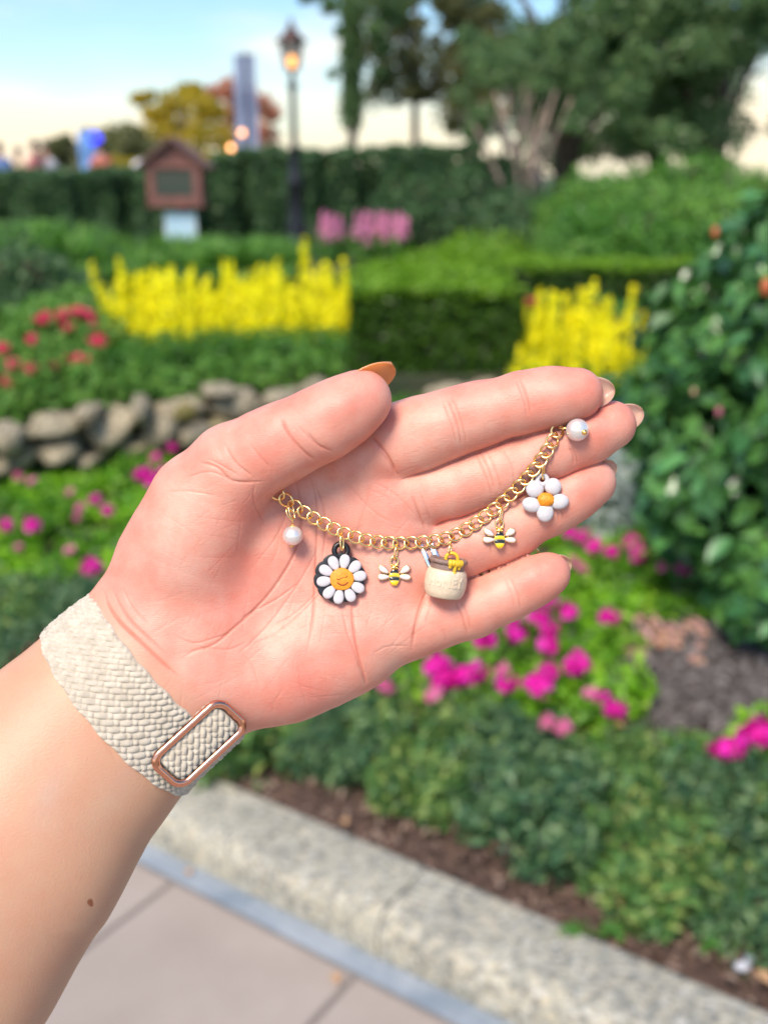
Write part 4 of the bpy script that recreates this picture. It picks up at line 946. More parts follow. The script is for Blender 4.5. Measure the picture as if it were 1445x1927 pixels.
def hobj(name, Vu, F, mat, origin, parent=None, smooth=True):
    """mesh given in hand-frame units, origin (hand frame) is the object's pivot"""
    V = (np.asarray(Vu, float) - np.asarray(origin, float)) * S @ Rc.T
    loc = hw(origin) - (np.array(parent['_o']) if parent is not None else 0)
    o = link(name, mesh_np(name, V, F, smooth), loc, parent, mat)
    return o
def hempty(name, origin):
    o = empty(name, hw(origin)); o['_o'] = list(hw(origin)); return o
def hbuild(mb, name, mat, origin, parent=None, smooth=True):
    V, F = mb.arrays(); return hobj(name, V, F, mat, origin, parent, smooth)

def smin(a, b, k):
    return np.minimum(a, b) - np.maximum(k - np.abs(a - b), 0) ** 2 * (0.25 / k)
def cone(p, a, b, ra, rb, q=1.0):
    """round cone, squashed in z by q about its own axis"""
    a = np.asarray(a, np.float32); b = np.asarray(b, np.float32); ba = b - a
    d = p - a
    L2 = float(ba[0] ** 2 + ba[1] ** 2)
    h = np.clip((d[..., 0] * ba[0] + d[..., 1] * ba[1]) / L2, 0, 1)
    x = d[..., 0] - h * ba[0]; y = d[..., 1] - h * ba[1]; z = (d[..., 2] - h * ba[2]) / q
    return (np.sqrt(x * x + y * y + z * z) - (ra + h * (rb - ra)))
def chain_sdf(p, pts, q=1.0, k=6.0):
    out = None
    for (a, b) in zip(pts[:-1], pts[1:]):
        c = cone(p, P(a[0], a[1], a[2]), P(b[0], b[1], b[2]), a[3], b[3], q)
        out = c if out is None else smin(out, c, k)
    return out
def ell(p, c, r, ang=0.0):
    d = p - np.asarray(c, np.float32); ca, sa = math.cos(ang), math.sin(ang)
    x = (d[..., 0] * ca + d[..., 1] * sa) / r[0]; y = (-d[..., 0] * sa + d[..., 1] * ca) / r[1]; z = d[..., 2] / r[2]
    l = np.sqrt(x * x + y * y + z * z); return (l - 1) * min(r)

PALM = [(200, 1100), (226, 1030), (260, 962), (300, 900), (360, 880), (450, 850), (600, 810), (690, 780), (760, 775), (800, 850), (800, 930),
        (815, 1000), (812, 1110), (795, 1180), (775, 1236), (723, 1276), (683, 1296), (638, 1320), (596, 1337), (555, 1351),
        (513, 1362), (471, 1366), (425, 1376), (375, 1410), (300, 1400), (180, 1250)]
PALMV = np.array([P(x, y, -40)[:2] for x, y in PALM], np.float32)
def palm_sdf(p, zc=-62.0, h=60.0, Rr=72.0):
    x, y = p[..., 0], p[..., 1]
    d = np.full(x.shape, 1e9, np.float32); s = np.ones(x.shape, np.float32)
    n = len(PALMV)
    for i in range(n):
        a = PALMV[i]; b = PALMV[i - 1]
        ex, ey = b - a; wx = x - a[0]; wy = y - a[1]
        t = np.clip((wx * ex + wy * ey) / (ex * ex + ey * ey), 0, 1)
        dx = wx - ex * t; dy = wy - ey * t
        d = np.minimum(d, dx * dx + dy * dy)
        c1 = y >= a[1]; c2 = y < b[1]; c3 = ex * wy > ey * wx
        flip = (c1 & c2 & c3) | (~c1 & ~c2 & ~c3)
        s = np.where(flip, -s, s)
    d2 = np.sqrt(d) * s
    e = np.maximum(d2 + Rr, 0) / Rr
    zz = (p[..., 2] - zc) / h
    return (np.sqrt(e * e + zz * zz) - 1) * h

# finger centre lines: px, py, z, radius
F_IDX = [(650, 870, -48, 70), (748, 833, -30, 70), (800, 814, -20, 66), (858, 793, -12, 60), (905, 779, -4, 57), (982, 758, 8, 54), (1035, 748, 18, 52), (1085, 741, 26, 48)]
F_MID = [(680, 975, -58, 62), (778, 936, -50, 61), (849, 919, -46, 58), (915, 896, -40, 56), (951, 883, -36, 56), (1035, 848, -24, 54), (1100, 822, -16, 51), (1150, 800, -8, 46)]
F_RNG = [(700, 1085, -60, 60), (800, 1062, -54, 58), (863, 1031, -52, 58), (930, 1008, -50, 56), (958, 995, -48, 55), (1035, 951, -42, 52), (1076, 930, -38, 48), (1114, 908, -32, 45)]
F_LIT = [(690, 1205, -58, 58), (778, 1178, -50, 57), (830, 1160, -44, 54), (890, 1146, -38, 51), (952, 1120, -28, 46), (1000, 1096, -20, 43), (1032, 1080, -14, 41)]
F_THB = [(350, 1062, -58, 125), (388, 950, -18, 100), (440, 882, 20, 78), (500, 848, 42, 71), (545, 826, 50, 67), (607, 797, 58, 65), (650, 772, 62, 59), (681, 752, 64, 54)]
ARM = [(330, 1225, -58, 168), (262, 1290, -52, 175), (190, 1368, -30, 181), (110, 1450, 0, 198), (0, 1590, 45, 224), (-160, 1760, 100, 266), (-330, 1950, 160, 305)]

def hand_sdf(p):
    p = p.astype(np.float32)
    arm = chain_sdf(p, ARM, q=0.66, k=60)
    palm = palm_sdf(p)
    # fleshy heel and pads of the palm
    palm = smin(palm, chain_sdf(p, [(640, 1215, -62, 88), (540, 1250, -55, 98), (430, 1262, -58, 100)], q=0.86), 40)
    palm = smin(palm, arm, 60)
    thb = chain_sdf(p, F_THB[:4], q=0.86, k=24)
    thd = chain_sdf(p, F_THB[2:], q=0.86, k=24)
    palm = smin(palm, cone(p, P(700, 880, -60), P(762, 1000, -66), 60, 56, .95), 30)
    palm = smin(palm, cone(p, P(762, 1000, -66), P(752, 1170, -60), 52, 60, .95), 30)
    palm = smin(palm, cone(p, P(785, 1112, -60), P(872, 1100, -62), 20, 7, 1.5), 12)
    palm = smin(palm, thb, 30)
    out = smin(palm, thd, 6)
    for f, k in ((F_IDX, 16), (F_MID, 16), (F_RNG, 16), (F_LIT, 18)):
        g = smin(palm, chain_sdf(p, f, q=0.90, k=26), k)
        out = smin(out, g, 5)
    return out
def fld(p, chunk=400000):
    o = np.empty(len(p), np.float32)
    for i in range(0, len(p), chunk): o[i:i + chunk] = hand_sdf(p[i:i + chunk])
    return o
def grad(p, e=1.0):
    f0 = fld(p); g = np.empty_like(p)
    for a in range(3):
        q = p.copy(); q[:, a] += e; g[:, a] = (fld(q) - f0) / e
    return f0, g
def project(p, it=1):
    for _ in range(it):
        f0, g = grad(p)
        g2 = (g * g).sum(1)
        step = np.clip(f0 / np.maximum(g2, .15), -6, 6)
        p = p - g * step[:, None]
    return p

# ---- surface nets
H = 6.0
x0, x1, y0, y1, z0, z1 = -1000.0, 520.0, -1075.0, 300.0, -300.0, 420.0
xs = np.arange(x0, x1, H, dtype=np.float32); ys = np.arange(y0, y1, H, dtype=np.float32); zs = np.arange(z0, z1, H, dtype=np.float32)
vol = np.empty((len(zs), len(ys), len(xs)), np.float32)
YY, XX = np.meshgrid(ys, xs, indexing='ij')
for k, z in enumerate(zs):
    vol[k] = hand_sdf(np.stack([XX, YY, np.full_like(XX, z)], -1))
vol[0] = 1; vol[-1] = 1; vol[:, 0] = np.maximum(vol[:, 0], 1); vol[:, -1] = 1; vol[:, :, 0] = 1; vol[:, :, -1] = 1
ins = vol < 0
c8 = [ins[i:ins.shape[0] - 1 + i, j:ins.shape[1] - 1 + j, k:ins.shape[2] - 1 + k] for i in (0, 1) for j in (0, 1) for k in (0, 1)]
cnt = sum(c.astype(np.int8) for c in c8)
act = (cnt > 0) & (cnt < 8)
ci = np.argwhere(act)
vid = -np.ones(act.shape, np.int64); vid[act] = np.arange(len(ci))
acc = np.zeros((len(ci), 3)); num = np.zeros(len(ci))
offs = [(i, j, k) for i in (0, 1) for j in (0, 1) for k in (0, 1)]
for a in range(8):
    for b in range(a + 1, 8):
        oa, ob = np.array(offs[a]), np.array(offs[b])
        if abs(oa - ob).sum() != 1: continue
        ia = ci + oa; ib = ci + ob
        fa = vol[ia[:, 0], ia[:, 1], ia[:, 2]]; fb = vol[ib[:, 0], ib[:, 1], ib[:, 2]]
        m = (fa < 0) != (fb < 0)
        t = np.where(m, fa / np.where(m, fa - fb, 1), 0)
        acc += (oa + (ob - oa) * t[:, None]) * m[:, None]; num += m
V = (ci + acc / num[:, None])[:, ::-1] * H + np.array([x0, y0, z0])
quads = []
for ax in range(3):
    sl = [slice(1, -1)] * 3; sl[ax] = slice(0, -1); sl2 = list(sl); sl2[ax] = slice(1, None)
    A = ins[tuple(sl)]; B = ins[tuple(sl2)]
    e = np.argwhere(A != B)
    off = np.ones(3, int); off[ax] = 0
    g = e + off
    o1, o2 = [a for a in range(3) if a != ax]
    def vv(d1, d2):
        q = g.copy(); q[:, o1] -= d1; q[:, o2] -= d2
        return vid[q[:, 0], q[:, 1], q[:, 2]]
    Q = np.stack([vv(1, 1), vv(0, 1), vv(0, 0), vv(1, 0)], 1)
    fl = A[tuple(e.T)]
    if ax == 1: fl = ~fl
    # orientation fixed by normal check below
    Q[~fl] = Q[~fl][:, ::-1]
    quads.append(Q)
Q = np.concatenate(quads)
V = project(V.astype(np.float32), 3)
fn = np.cross(V[Q[:, 2]] - V[Q[:, 0]], V[Q[:, 3]] - V[Q[:, 1]])
_, gq = grad(V[Q].mean(1).astype(np.float32))
bad = (fn * gq).sum(1) < 0
Q[bad] = Q[bad][:, ::-1]
def subdiv(V, Q):
    E = np.sort(np.stack([Q, np.roll(Q, -1, 1)], -1).reshape(-1, 2), 1)
    key = E[:, 0].astype(np.int64) * (len(V) + 1) + E[:, 1]
    u, first, inv = np.unique(key, return_index=True, return_inverse=True)
    Em = (V[E[first, 0]] + V[E[first, 1]]) / 2
    Fm = V[Q].mean(1)
    n = len(V); em = n + inv.reshape(-1, 4); fm = n + len(u) + np.arange(len(Q))
    out = []
    for k in range(4):
        out.append(np.stack([Q[:, k], em[:, k], fm, em[:, k - 1]], 1))
    return np.concatenate([V, Em, Fm]).astype(np.float32), np.concatenate(out)
V, Q = subdiv(V, Q); V = project(V, 1)
V, Q = subdiv(V, Q); V = project(V, 1)
_, NRM = grad(V, 0.7)
NRM /= np.linalg.norm(NRM, axis=1, keepdims=True) + 1e-6
HAND_N = len(V)
print('hand verts', len(V))

PX = topx(V)
front = np.clip(NRM[:, 2] * 1.6 + .1, 0, 1)
disp = np.zeros(len(V), np.float32)
def gauss(cx, cy, sx, sy, ang, amp):
    global disp
    a = R_(ang); dx = PX[:, 0] - cx; dy = -(PX[:, 1] - cy)
    u = (dx * math.cos(a) + dy * math.sin(a)) / sx; v = (-dx * math.sin(a) + dy * math.cos(a)) / sy
    disp += amp * np.exp(-(u * u + v * v)) * front
gauss(640, 1030, 95, 75, -40, -15)      # hollow of the palm
gauss(560, 1090, 60, 130, -35, -7)
gauss(600, 940, 60, 50, 20, -8)
gauss(735, 960, 45, 60, 0, 6)
gauss(735, 1080, 40, 50, 0, 6)
gauss(720, 1190, 50, 40, 0, 7)
gauss(400, 1050, 110, 90, 45, 9)
gauss(330, 1190, 60, 40, -40, -5)
for (cx, cy, a) in ((1085, 745, 14), (1140, 808, 22), (1105, 912, 28), (1018, 1088, 25), (660, 765, 30)):
    gauss(cx - 14, cy, 34, 24, a, 3.5)
for (cx, cy, a) in ((925, 775, 14), (830, 805, 16), (995, 868, 22), (860, 925, 20), (990, 978, 28), (885, 1032, 28), (925, 1136, 25)):
    gauss(cx, cy, 36, 30, a, 2.6)

# tendons at the wrist, faint on the forearm
def seg_dist(pts, pad=30):
    """distance of every vertex (in the tracing plane) to a smooth line through pts, and position along it"""
    pts = np.array(pts, float)
    if len(pts) > 2:          # Catmull-Rom
        q = np.vstack([2 * pts[0] - pts[1], pts, 2 * pts[-1] - pts[-2]]); o = []
        for i in range(1, len(q) - 2):
            for t in np.linspace(0, 1, 5, endpoint=False):
                o.append(.5 * ((2 * q[i]) + (-q[i - 1] + q[i + 1]) * t + (2 * q[i - 1] - 5 * q[i] + 4 * q[i + 1] - q[i + 2]) * t * t + (-q[i - 1] + 3 * q[i] - 3 * q[i + 1] + q[i + 2]) * t ** 3))
        o.append(pts[-1]); pts = np.array(o)
    lo = pts.min(0) - pad; hi = pts.max(0) + pad
    idx = np.nonzero((PX[:, 0] > lo[0]) & (PX[:, 0] < hi[0]) & (PX[:, 1] > lo[1]) & (PX[:, 1] < hi[1]) & (NRM[:, 2] > 0.02))[0]
    p = PX[idx]; best = np.full(len(idx), 1e9); al = np.zeros(len(idx))
    n = len(pts) - 1
    for i in range(n):
        a, b = pts[i], pts[i + 1]; ba = b - a
        t = np.clip(((p - a) @ ba) / (ba @ ba + 1e-9), 0, 1)
        d = np.hypot(*(p - a - t[:, None] * ba).T)
        m = d < best; best[m] = d[m]; al[m] = (i + t[m]) / n
    return idx, best, al
crease_mask = np.zeros(len(V), np.float32)
CR = []
def crease(pts, w=2.6, d=2.2, red=1.0, taper=True):
    CR.append((pts, w * .78, d * .9, red, taper))
# palm lines
crease([(553, 893), (562, 935), (566, 985), (556, 1035), (530, 1084), (492, 1134), (440, 1182), (396, 1216), (330, 1232)], 3.2, 2.6)
crease([(578, 888), (592, 930), (596, 985), (594, 1040), (592, 1100), (588, 1170), (577, 1235)], 2.6, 1.8)
crease([(590, 905), (606, 950), (611, 1000), (606, 1060)], 2.4, 1.5)
crease([(565, 1095), (520, 1128), (478, 1150), (451, 1165)], 2.4, 1.5)
crease([(604, 1020), (560, 1100), (500, 1180), (440, 1240)], 2.0, 1.1)
crease([(662, 1130), (664, 1165), (668, 1200), (675, 1236), (686, 1276), (690, 1290)], 3.4, 2.6)
crease([(645, 1150), (655, 1195), (672, 1240), (683, 1280)], 2.2, 1.2)
crease([(681, 985), (670, 1010), (664, 1045)], 2.2, 1.0)
crease([(700, 905), (690, 940), (676, 985), (655, 1050), (590, 1130), (520, 1190), (452, 1222)], 2.2, .9)
crease([(715, 850), (740, 880), (752, 900)], 2.6, 1.5)
crease([(620, 1090), (560, 1150), (505, 1180)], 2, .8)
crease([(451, 1225), (475, 1252), (489, 1300)], 2, .8)
crease([(330, 1195), (365, 1210), (405, 1200), (440, 1190)], 2.4, 1.4)
crease([(340, 1240), (380, 1220), (430, 1222), (470, 1205)], 2.2, 1.2)
crease([(640, 900), (700, 960), (740, 985)], 2, .7)
crease([(700, 1230), (730, 1215), (770, 1215)], 2, .9)
# finger bases
crease([(694, 820), (705, 828), (723, 850), (738, 874), (744, 896)], 3.6, 3)
crease([(775, 930), (789, 968), (802, 997)], 3, 2)
crease([(790, 925), (802, 955), (812, 985)], 2.2, 1.2)
crease([(806, 1109), (792, 1138), (782, 1175), (774, 1222)], 3.6, 3.2)
crease([(812, 1120), (806, 1150), (800, 1178)], 2, 1)
crease([(700, 905), (735, 925), (760, 945), (800, 990)], 2.0, .8)
# finger joints (three fine folds each)
def joint(a, b, n=3, gap=9, w=2.0, d=1.3, bow=6):
    a = np.array(a, float); b = np.array(b, float); t = (b - a) / np.linalg.norm(b - a); nn = np.array([-t[1], t[0]])
    for i in range(n):
        o = (i - (n - 1) / 2) * gap + random.uniform(-1.5, 1.5)
        m = (a + b) / 2 + nn * (o + bow + random.uniform(-2, 2)); jj = random.uniform(-2, 2)
        crease([tuple(a + nn * o + t * random.uniform(0, 14)), tuple(m), tuple(b + nn * (o + jj) - t * random.uniform(0, 18))], w, d * random.uniform(.7, 1.1))
joint((836, 738), (872, 852), 3, 10, 2.2, 1.7, -4)
joint((972, 706), (998, 800), 2, 8, 2.2, 1.5, -4)
joint((900, 842), (938, 940), 3, 11, 2.2, 1.6, -4)
joint((944, 838), (972, 925), 1, 9, 2.2, 1.4, -4)
joint((1070, 834), (1086, 880), 2, 8, 2.2, 1.5, -3)
joint((905, 985), (942, 1058), 3, 11, 2.2, 1.6, -4)
joint((1036, 925), (1058, 995), 2, 8, 2.2, 1.4, -3)
joint((857, 1120), (884, 1200), 2, 11, 2.2, 1.8, -3)
joint((948, 1078), (978, 1160), 2, 9, 2.2, 1.4, -3)
joint((830, 1175), (845, 1218), 1, 9, 2, .8, -3)
# thumb
crease([(528, 782), (545, 818), (572, 850), (597, 870)], 3.2, 2.6)
crease([(578, 812), (600, 838), (630, 852)], 2.6, 1.8)
crease([(560, 800), (590, 832), (612, 850)], 2.2, 1.2)
crease([(424, 838), (446, 872), (478, 898)], 2.6, 1.8)
crease([(470, 835), (492, 862), (510, 880)], 2.2, 1.1)
crease([(372, 868), (410, 880), (440, 905), (500, 906)], 3, 2.2)
crease([(345, 900), (395, 888), (440, 905)], 2.2, 1.2)
crease([(390, 862), (425, 880), (455, 898)], 2.2, 1.3)
crease([(480, 905), (478, 945), (500, 990)], 2.2, 1)
crease([(545, 905), (540, 960), (520, 1010), (470, 1075)], 2.2, .9)
crease([(310, 925), (360, 925), (420, 935)], 2, .8)
# wrist folds
crease([(196, 1108), (206, 1140), (228, 1172), (266, 1208), (310, 1250), (345, 1280)], 3, 3)
crease([(213, 1108), (226, 1138), (248, 1170), (285, 1204), (320, 1235)], 3, 1.8)
crease([(232, 1105), (248, 1140), (285, 1180)], 2.4, 1)
# wrinkles left of the strap
crease([(150, 1310), (190, 1380), (225, 1440)], 4, .8, .3)
crease([(165, 1310), (215, 1385), (260, 1440)], 4, .8, .3)
# random fine flexure lines on the palm
for _ in range(170):
    cx, cy = random.uniform(300, 770), random.uniform(880, 1330)
    a = R_(random.choice([random.gauss(40, 14), random.gauss(-20, 14), random.gauss(80, 10)])); l = random.uniform(18, 60)
    crease([(cx - l * math.cos(a), cy + l * math.sin(a)), (cx + random.uniform(-4, 4), cy + random.uniform(-4, 4)), (cx + l * math.cos(a), cy - l * math.sin(a))], random.uniform(1.2, 1.7), random.uniform(.16, .46), .5)
for fl in (F_IDX, F_MID, F_RNG, F_LIT, F_THB):       # lengthwise lines along the fingers
    for _ in range(9):
        i = random.randint(1, len(fl) - 3); a = np.array(fl[i][:2]); b = np.array(fl[i + 1][:2]); t = (b - a) / np.linalg.norm(b - a); n = np.array([-t[1], t[0]])
        o = a + n * random.uniform(-.7, .7) * fl[i][3]; l = random.uniform(25, 60)
        crease([tuple(o), tuple(o + t * l * .5 + n * random.uniform(-3, 3)), tuple(o + t * l)], 1.4, .22, .3)
for pts, w, d, red, tp in CR:
    idx, ds, al = seg_dist(pts, w * 4)
    tfac = np.clip(np.sin(np.clip(al, 0.001, .999) * math.pi) * 1.8, 0.12, 1) if tp else 1.0
    g = np.exp(-(ds / w) ** 2) * tfac
    sh = np.exp(-(ds / (w * 3.2)) ** 2) * tfac
    disp[idx] -= (d * g * .9 + d * .25 * sh)
    crease_mask[idx] = np.maximum(crease_mask[idx], red * min(1, d / 2.2) * np.exp(-(ds / (w * .9)) ** 2) * tfac)
# the folds where neighbouring fingers press together: grooved, their shade also put into the colour
FD = [chain_sdf(V, f, q=.90, k=26) for f in (F_IDX, F_MID, F_RNG, F_LIT)]
fold_ = np.zeros(len(V), np.float32)
for i in range(3):
    c_ = np.exp(-((FD[i] - FD[i + 1]) / 7.0) ** 2) * np.clip(1 - np.maximum(FD[i], FD[i + 1]) / 6.0, 0, 1) * (NRM[:, 2] > -.2)
    disp -= 5.0 * c_; fold_ = np.maximum(fold_, c_)
pd_ = palm_sdf(V); td_ = chain_sdf(V, F_THB[2:], q=.86, k=24)
crease_mask = np.maximum(crease_mask, fold_)
NRM0 = NRM
V = V + NRM * disp[:, None]

# ---- skin tone by anatomy: pink palm and pads, paler thenar, peach forearm, mole; plus painted shade lines between the fingers
def bl(cx, cy, sx, sy, ang=0):
    a = R_(ang); dx = PX[:, 0] - cx; dy = -(PX[:, 1] - cy)
    u = (dx * math.cos(a) + dy * math.sin(a)) / sx; v = (-dx * math.sin(a) + dy * math.cos(a)) / sy
    return np.exp(-(u * u + v * v))
pinkc = np.array([0.655, 0.298, 0.22]); armc = np.array([0.545, 0.305, 0.19]); redc = np.array([0.66, 0.215, 0.165]); palec = np.array([0.74, 0.46, 0.36]); greyc = np.array([0.50, 0.335, 0.265])
s_arm = np.clip(((PX[:, 0] - 262) * -0.74 + (PX[:, 1] - 1280) * .67) / 90 + .9, 0, 1)[:, None]
colr = pinkc * (1 - s_arm) + armc * s_arm
redm = np.zeros(len(V))
for b in ((1075, 735, 45, 26, 15), (1125, 800, 42, 26, 25), (1090, 905, 42, 26, 28), (1010, 1085, 42, 24, 25), (640, 760, 60, 30, 30), (735, 960, 40, 70, 10), (740, 1090, 40, 60, 0),
          (690, 1210, 60, 45, 20), (500, 1290, 110, 50, 15), (600, 1290, 70, 40, 20), (550, 930, 40, 35, 20), (430, 1130, 80, 45, 35), (470, 960, 35, 30, 0)):
    redm += .38 * bl(*b)
redm += .10 * bl(130, 1395, 45, 45) + .10 * bl(-20, 1560, 70, 80)
redm = np.clip(redm, 0, .6)[:, None]
colr = colr * (1 - redm) + redc * redm
pm = np.clip(.55 * bl(640, 1060, 90, 110, -30) * .5 + .3 * bl(560, 1180, 90, 30, 45) + .35 * bl(330, 980, 50, 80, 50) + .3 * bl(800, 830, 120, 20, 15), 0, .6)[:, None]
colr = colr * (1 - pm) + palec * pm
gm = np.clip(.55 * bl(330, 1075, 75, 60, 20) + .35 * bl(90, 1500, 25, 60, -20) + .2 * bl(240, 1450, 20, 90, -30), 0, .6)[:, None]
colr = colr * (1 - gm) + greyc * gm
mole = np.clip(1.4 * bl(170, 1697, 6.0, 5.2, 60) + 0.9 * bl(173, 1703, 4, 4), 0, 1); mole = np.clip((mole - .35) / .4, 0, 1)[:, None]
colr = colr * (1 - mole) + np.array([.30, .10, .045]) * mole
cm = (crease_mask * .58)[:, None]
colr = colr * (1 - cm) + np.array([0.50, 0.15, 0.10]) * cm

skin = mat_new('skin', rough=.46)
N_, L_, b_ = nodes(skin)
at_ = N_.new('ShaderNodeAttribute'); at_.attribute_name = 'tone'
tcs = N_.new('ShaderNodeTexCoord')
am_ = N_.new('ShaderNodeMath'); am_.operation = 'MULTIPLY_ADD'; am_.inputs[1].default_value = .48; am_.inputs[2].default_value = .20; L_.new(at_.outputs['Alpha'], am_.inputs[0])
nz = N_.new('ShaderNodeTexNoise'); nz.inputs['Scale'].default_value = 95; nz.inputs['Detail'].default_value = 6; nz.inputs['Roughness'].default_value = .6
L_.new(tcs.outputs['Object'], nz.inputs['Vector'])
hsv = N_.new('ShaderNodeMix'); hsv.data_type = 'RGBA'; hsv.blend_type = 'MULTIPLY'
rp = N_.new('ShaderNodeValToRGB'); rp.color_ramp.elements[0].position = .3; rp.color_ramp.elements[1].position = .7
rp.color_ramp.elements[0].color = (1.02, .74, .70, 1); rp.color_ramp.elements[1].color = (1.04, 1.20, 1.24, 1)
L_.new(nz.outputs['Fac'], rp.inputs[0]); L_.new(am_.outputs[0], hsv.inputs[0])
nzb = N_.new('ShaderNodeTexNoise'); nzb.inputs['Scale'].default_value = 38; nzb.inputs['Detail'].default_value = 3; nzb.inputs['Roughness'].default_value = .5
L_.new(tcs.outputs['Object'], nzb.inputs['Vector'])
hs2 = N_.new('ShaderNodeMix'); hs2.data_type = 'RGBA'; hs2.blend_type = 'MULTIPLY'; L_.new(am_.outputs[0], hs2.inputs[0])
rp2 = N_.new('ShaderNodeValToRGB'); rp2.color_ramp.elements[0].position = .36; rp2.color_ramp.elements[1].position = .66
rp2.color_ramp.elements[0].color = (1.0, .80, .78, 1); rp2.color_ramp.elements[1].color = (1.05, 1.16, 1.14, 1)
L_.new(nzb.outputs['Fac'], rp2.inputs[0]); L_.new(at_.outputs['Color'], hs2.inputs[6]); L_.new(rp2.outputs[0], hs2.inputs[7])
L_.new(hs2.outputs[2], hsv.inputs[6]); L_.new(rp.outputs[0], hsv.inputs[7]); L_.new(hsv.outputs[2], b_.inputs['Base Color'])
b_.inputs['Subsurface Weight'].default_value = .18
b_.inputs['Subsurface Radius'].default_value = (1.0, .32, .18)
b_.inputs['Subsurface Scale'].default_value = .0030
b_.inputs['Specular IOR Level'].default_value = .38
# fine relief: pores, papillary ridges
mpv = N_.new('ShaderNodeMapping'); mpv.inputs['Rotation'].default_value = (0, 0, .3); mpv.inputs['Scale'].default_value = (1, 2.2, 1.6)
L_.new(tcs.outputs['Object'], mpv.inputs[0])
n1 = N_.new('ShaderNodeTexNoise'); n1.inputs['Scale'].default_value = 900; n1.inputs['Detail'].default_value = 3
n2 = N_.new('ShaderNodeTexVoronoi'); n2.feature = 'DISTANCE_TO_EDGE'; n2.inputs['Scale'].default_value = 620
L_.new(mpv.outputs[0], n1.inputs['Vector']); L_.new(mpv.outputs[0], n2.inputs['Vector'])
wv = N_.new('ShaderNodeTexWave'); wv.inputs['Scale'].default_value = 560; wv.inputs['Distortion'].default_value = 9; wv.inputs['Detail'].default_value = 1; wv.inputs['Detail Scale'].default_value = .12
wv.bands_direction = 'Z'
L_.new(tcs.outputs['Object'], wv.inputs['Vector'])
m1 = N_.new('ShaderNodeMath'); m1.operation = 'MULTIPLY_ADD'; m1.inputs[1].default_value = .7
L_.new(n2.outputs[0], m1.inputs[0]); L_.new(n1.outputs['Fac'], m1.inputs[2])
m2 = N_.new('ShaderNodeMath'); m2.operation = 'MULTIPLY_ADD'; m2.inputs[1].default_value = .13
mk_ = N_.new('ShaderNodeMath'); mk_.operation = 'MULTIPLY'
L_.new(wv.outputs['Fac'], mk_.inputs[0]); L_.new(at_.outputs['Alpha'], mk_.inputs[1]); L_.new(mk_.outputs[0], m2.inputs[0]); L_.new(m1.outputs[0], m2.inputs[2])
bp = N_.new('ShaderNodeBump'); bp.inputs['Strength'].default_value = .75; bp.inputs['Distance'].default_value = .00013
L_.new(m2.outputs[0], bp.inputs['Height']); L_.new(bp.outputs[0], b_.inputs['Normal'])

ORG = P(262, 1290, -50)
person = hobj('person', V, Q, skin, ORG)
ca = person.data.color_attributes.new('tone', 'FLOAT_COLOR', 'POINT')
ca.data.foreach_set('color', np.concatenate([colr, 1 - s_arm], 1).astype(np.float32).ravel())
person['_o'] = list(hw(ORG))
tag(person, 'left hand held palm up with bare forearm reaching in from the lower left', 'person')

# ---- nails
nail_m = mat_new('nude_nail', (.90, .60, .49), .35); nb = nail_m.node_tree.nodes['Principled BSDF']
nb.inputs['Subsurface Weight'].default_value = .4; nb.inputs['Subsurface Scale'].default_value = .002; nb.inputs['Coat Weight'].default_value = .15; nb.inputs['Transmission Weight'].default_value = .15
coral_m = mat_new('coral_nail', (1.0, .50, .25), .3); nb = coral_m.node_tree.nodes['Principled BSDF']
nb.inputs['Subsurface Weight'].default_value = .35; nb.inputs['Subsurface Scale'].default_value = .002; nb.inputs['Coat Weight'].default_value = .4
for m_ in (nail_m, coral_m):
    N, L, b = nodes(m_); t_ = N.new('ShaderNodeBsdfTranslucent'); x_ = N.new('ShaderNodeMixShader'); x_.inputs[0].default_value = .5
    c_ = tuple(b.inputs['Base Color'].default_value)[:3]; t_.inputs['Color'].default_value = (min(1, c_[0] * 1.25), min(1, c_[1] * 1.3), min(1, c_[2] * 1.25), 1)
    L.new(b.outputs[0], x_.inputs[1]); L.new(t_.outputs[0], x_.inputs[2]); L.new(x_.outputs[0], N['Material Output'].inputs['Surface'])
def nail(tip, ax, D, r, ext, hwid, mat, back=1.1, rise=0.55, lab=None, sag=.35):
    """curved plate on the dorsal side D of the fingertip, growing along ax past the pad by ext"""
    tip = np.array(tip, float); ax = np.array(ax, float); ax /= np.linalg.norm(ax)
    D = np.array(D, float); D -= ax * D.dot(ax); D /= np.linalg.norm(D); Sd = np.cross(ax, D)
    nu, nv = 34, 17; V_ = []
    Lt = back * r + r + ext
    for side in (0, 1):
        for i in range(nu):
            u = math.sin(i / (nu - 1) * math.pi / 2); s = -back * r + Lt * u
            w = hwid * max(.0, 1 - max(0, (u - .55) / .45) ** 2.4) ** .5 if u > .55 else hwid * (.9 + .1 * u / .55)
            for j in range(nv):
                v = -1 + 2 * j / (nv - 1)
                hgt = r * rise + sag * hwid * (1 - v * v) - side * 3.2 - .10 * r * max(0, u - .45) ** 1.5 * 2
                V_.append(tip + ax * s + Sd * (w * v) + D * hgt)
    F_ = []
    n = nu * nv
    for i in range(nu - 1):
        for j in range(nv - 1):
            a = i * nv + j; F_.append([a, a + 1, a + nv + 1, a + nv]); F_.append([n + a, n + a + nv, n + a + nv + 1, n + a + 1])
    for i in range(nu - 1):
        for j, s in ((0, 1), (nv - 1, -1)):
            a = i * nv + j; F_.append([a, a + nv, n + a + nv, n + a][::s])
    for j in range(nv - 1):
        for i, s in ((0, -1), (nu - 1, 1)):
            a = i * nv + j; F_.append([a, a + 1, n + a + 1, n + a][::s])
    o = hobj('fingernail', V_, F_, mat, tip, person)
    if lab: o['label'] = lab
    return o
def axd(f, i=-2): a = P(*f[i][:3]); b = P(*f[-1][:3]); return b - a
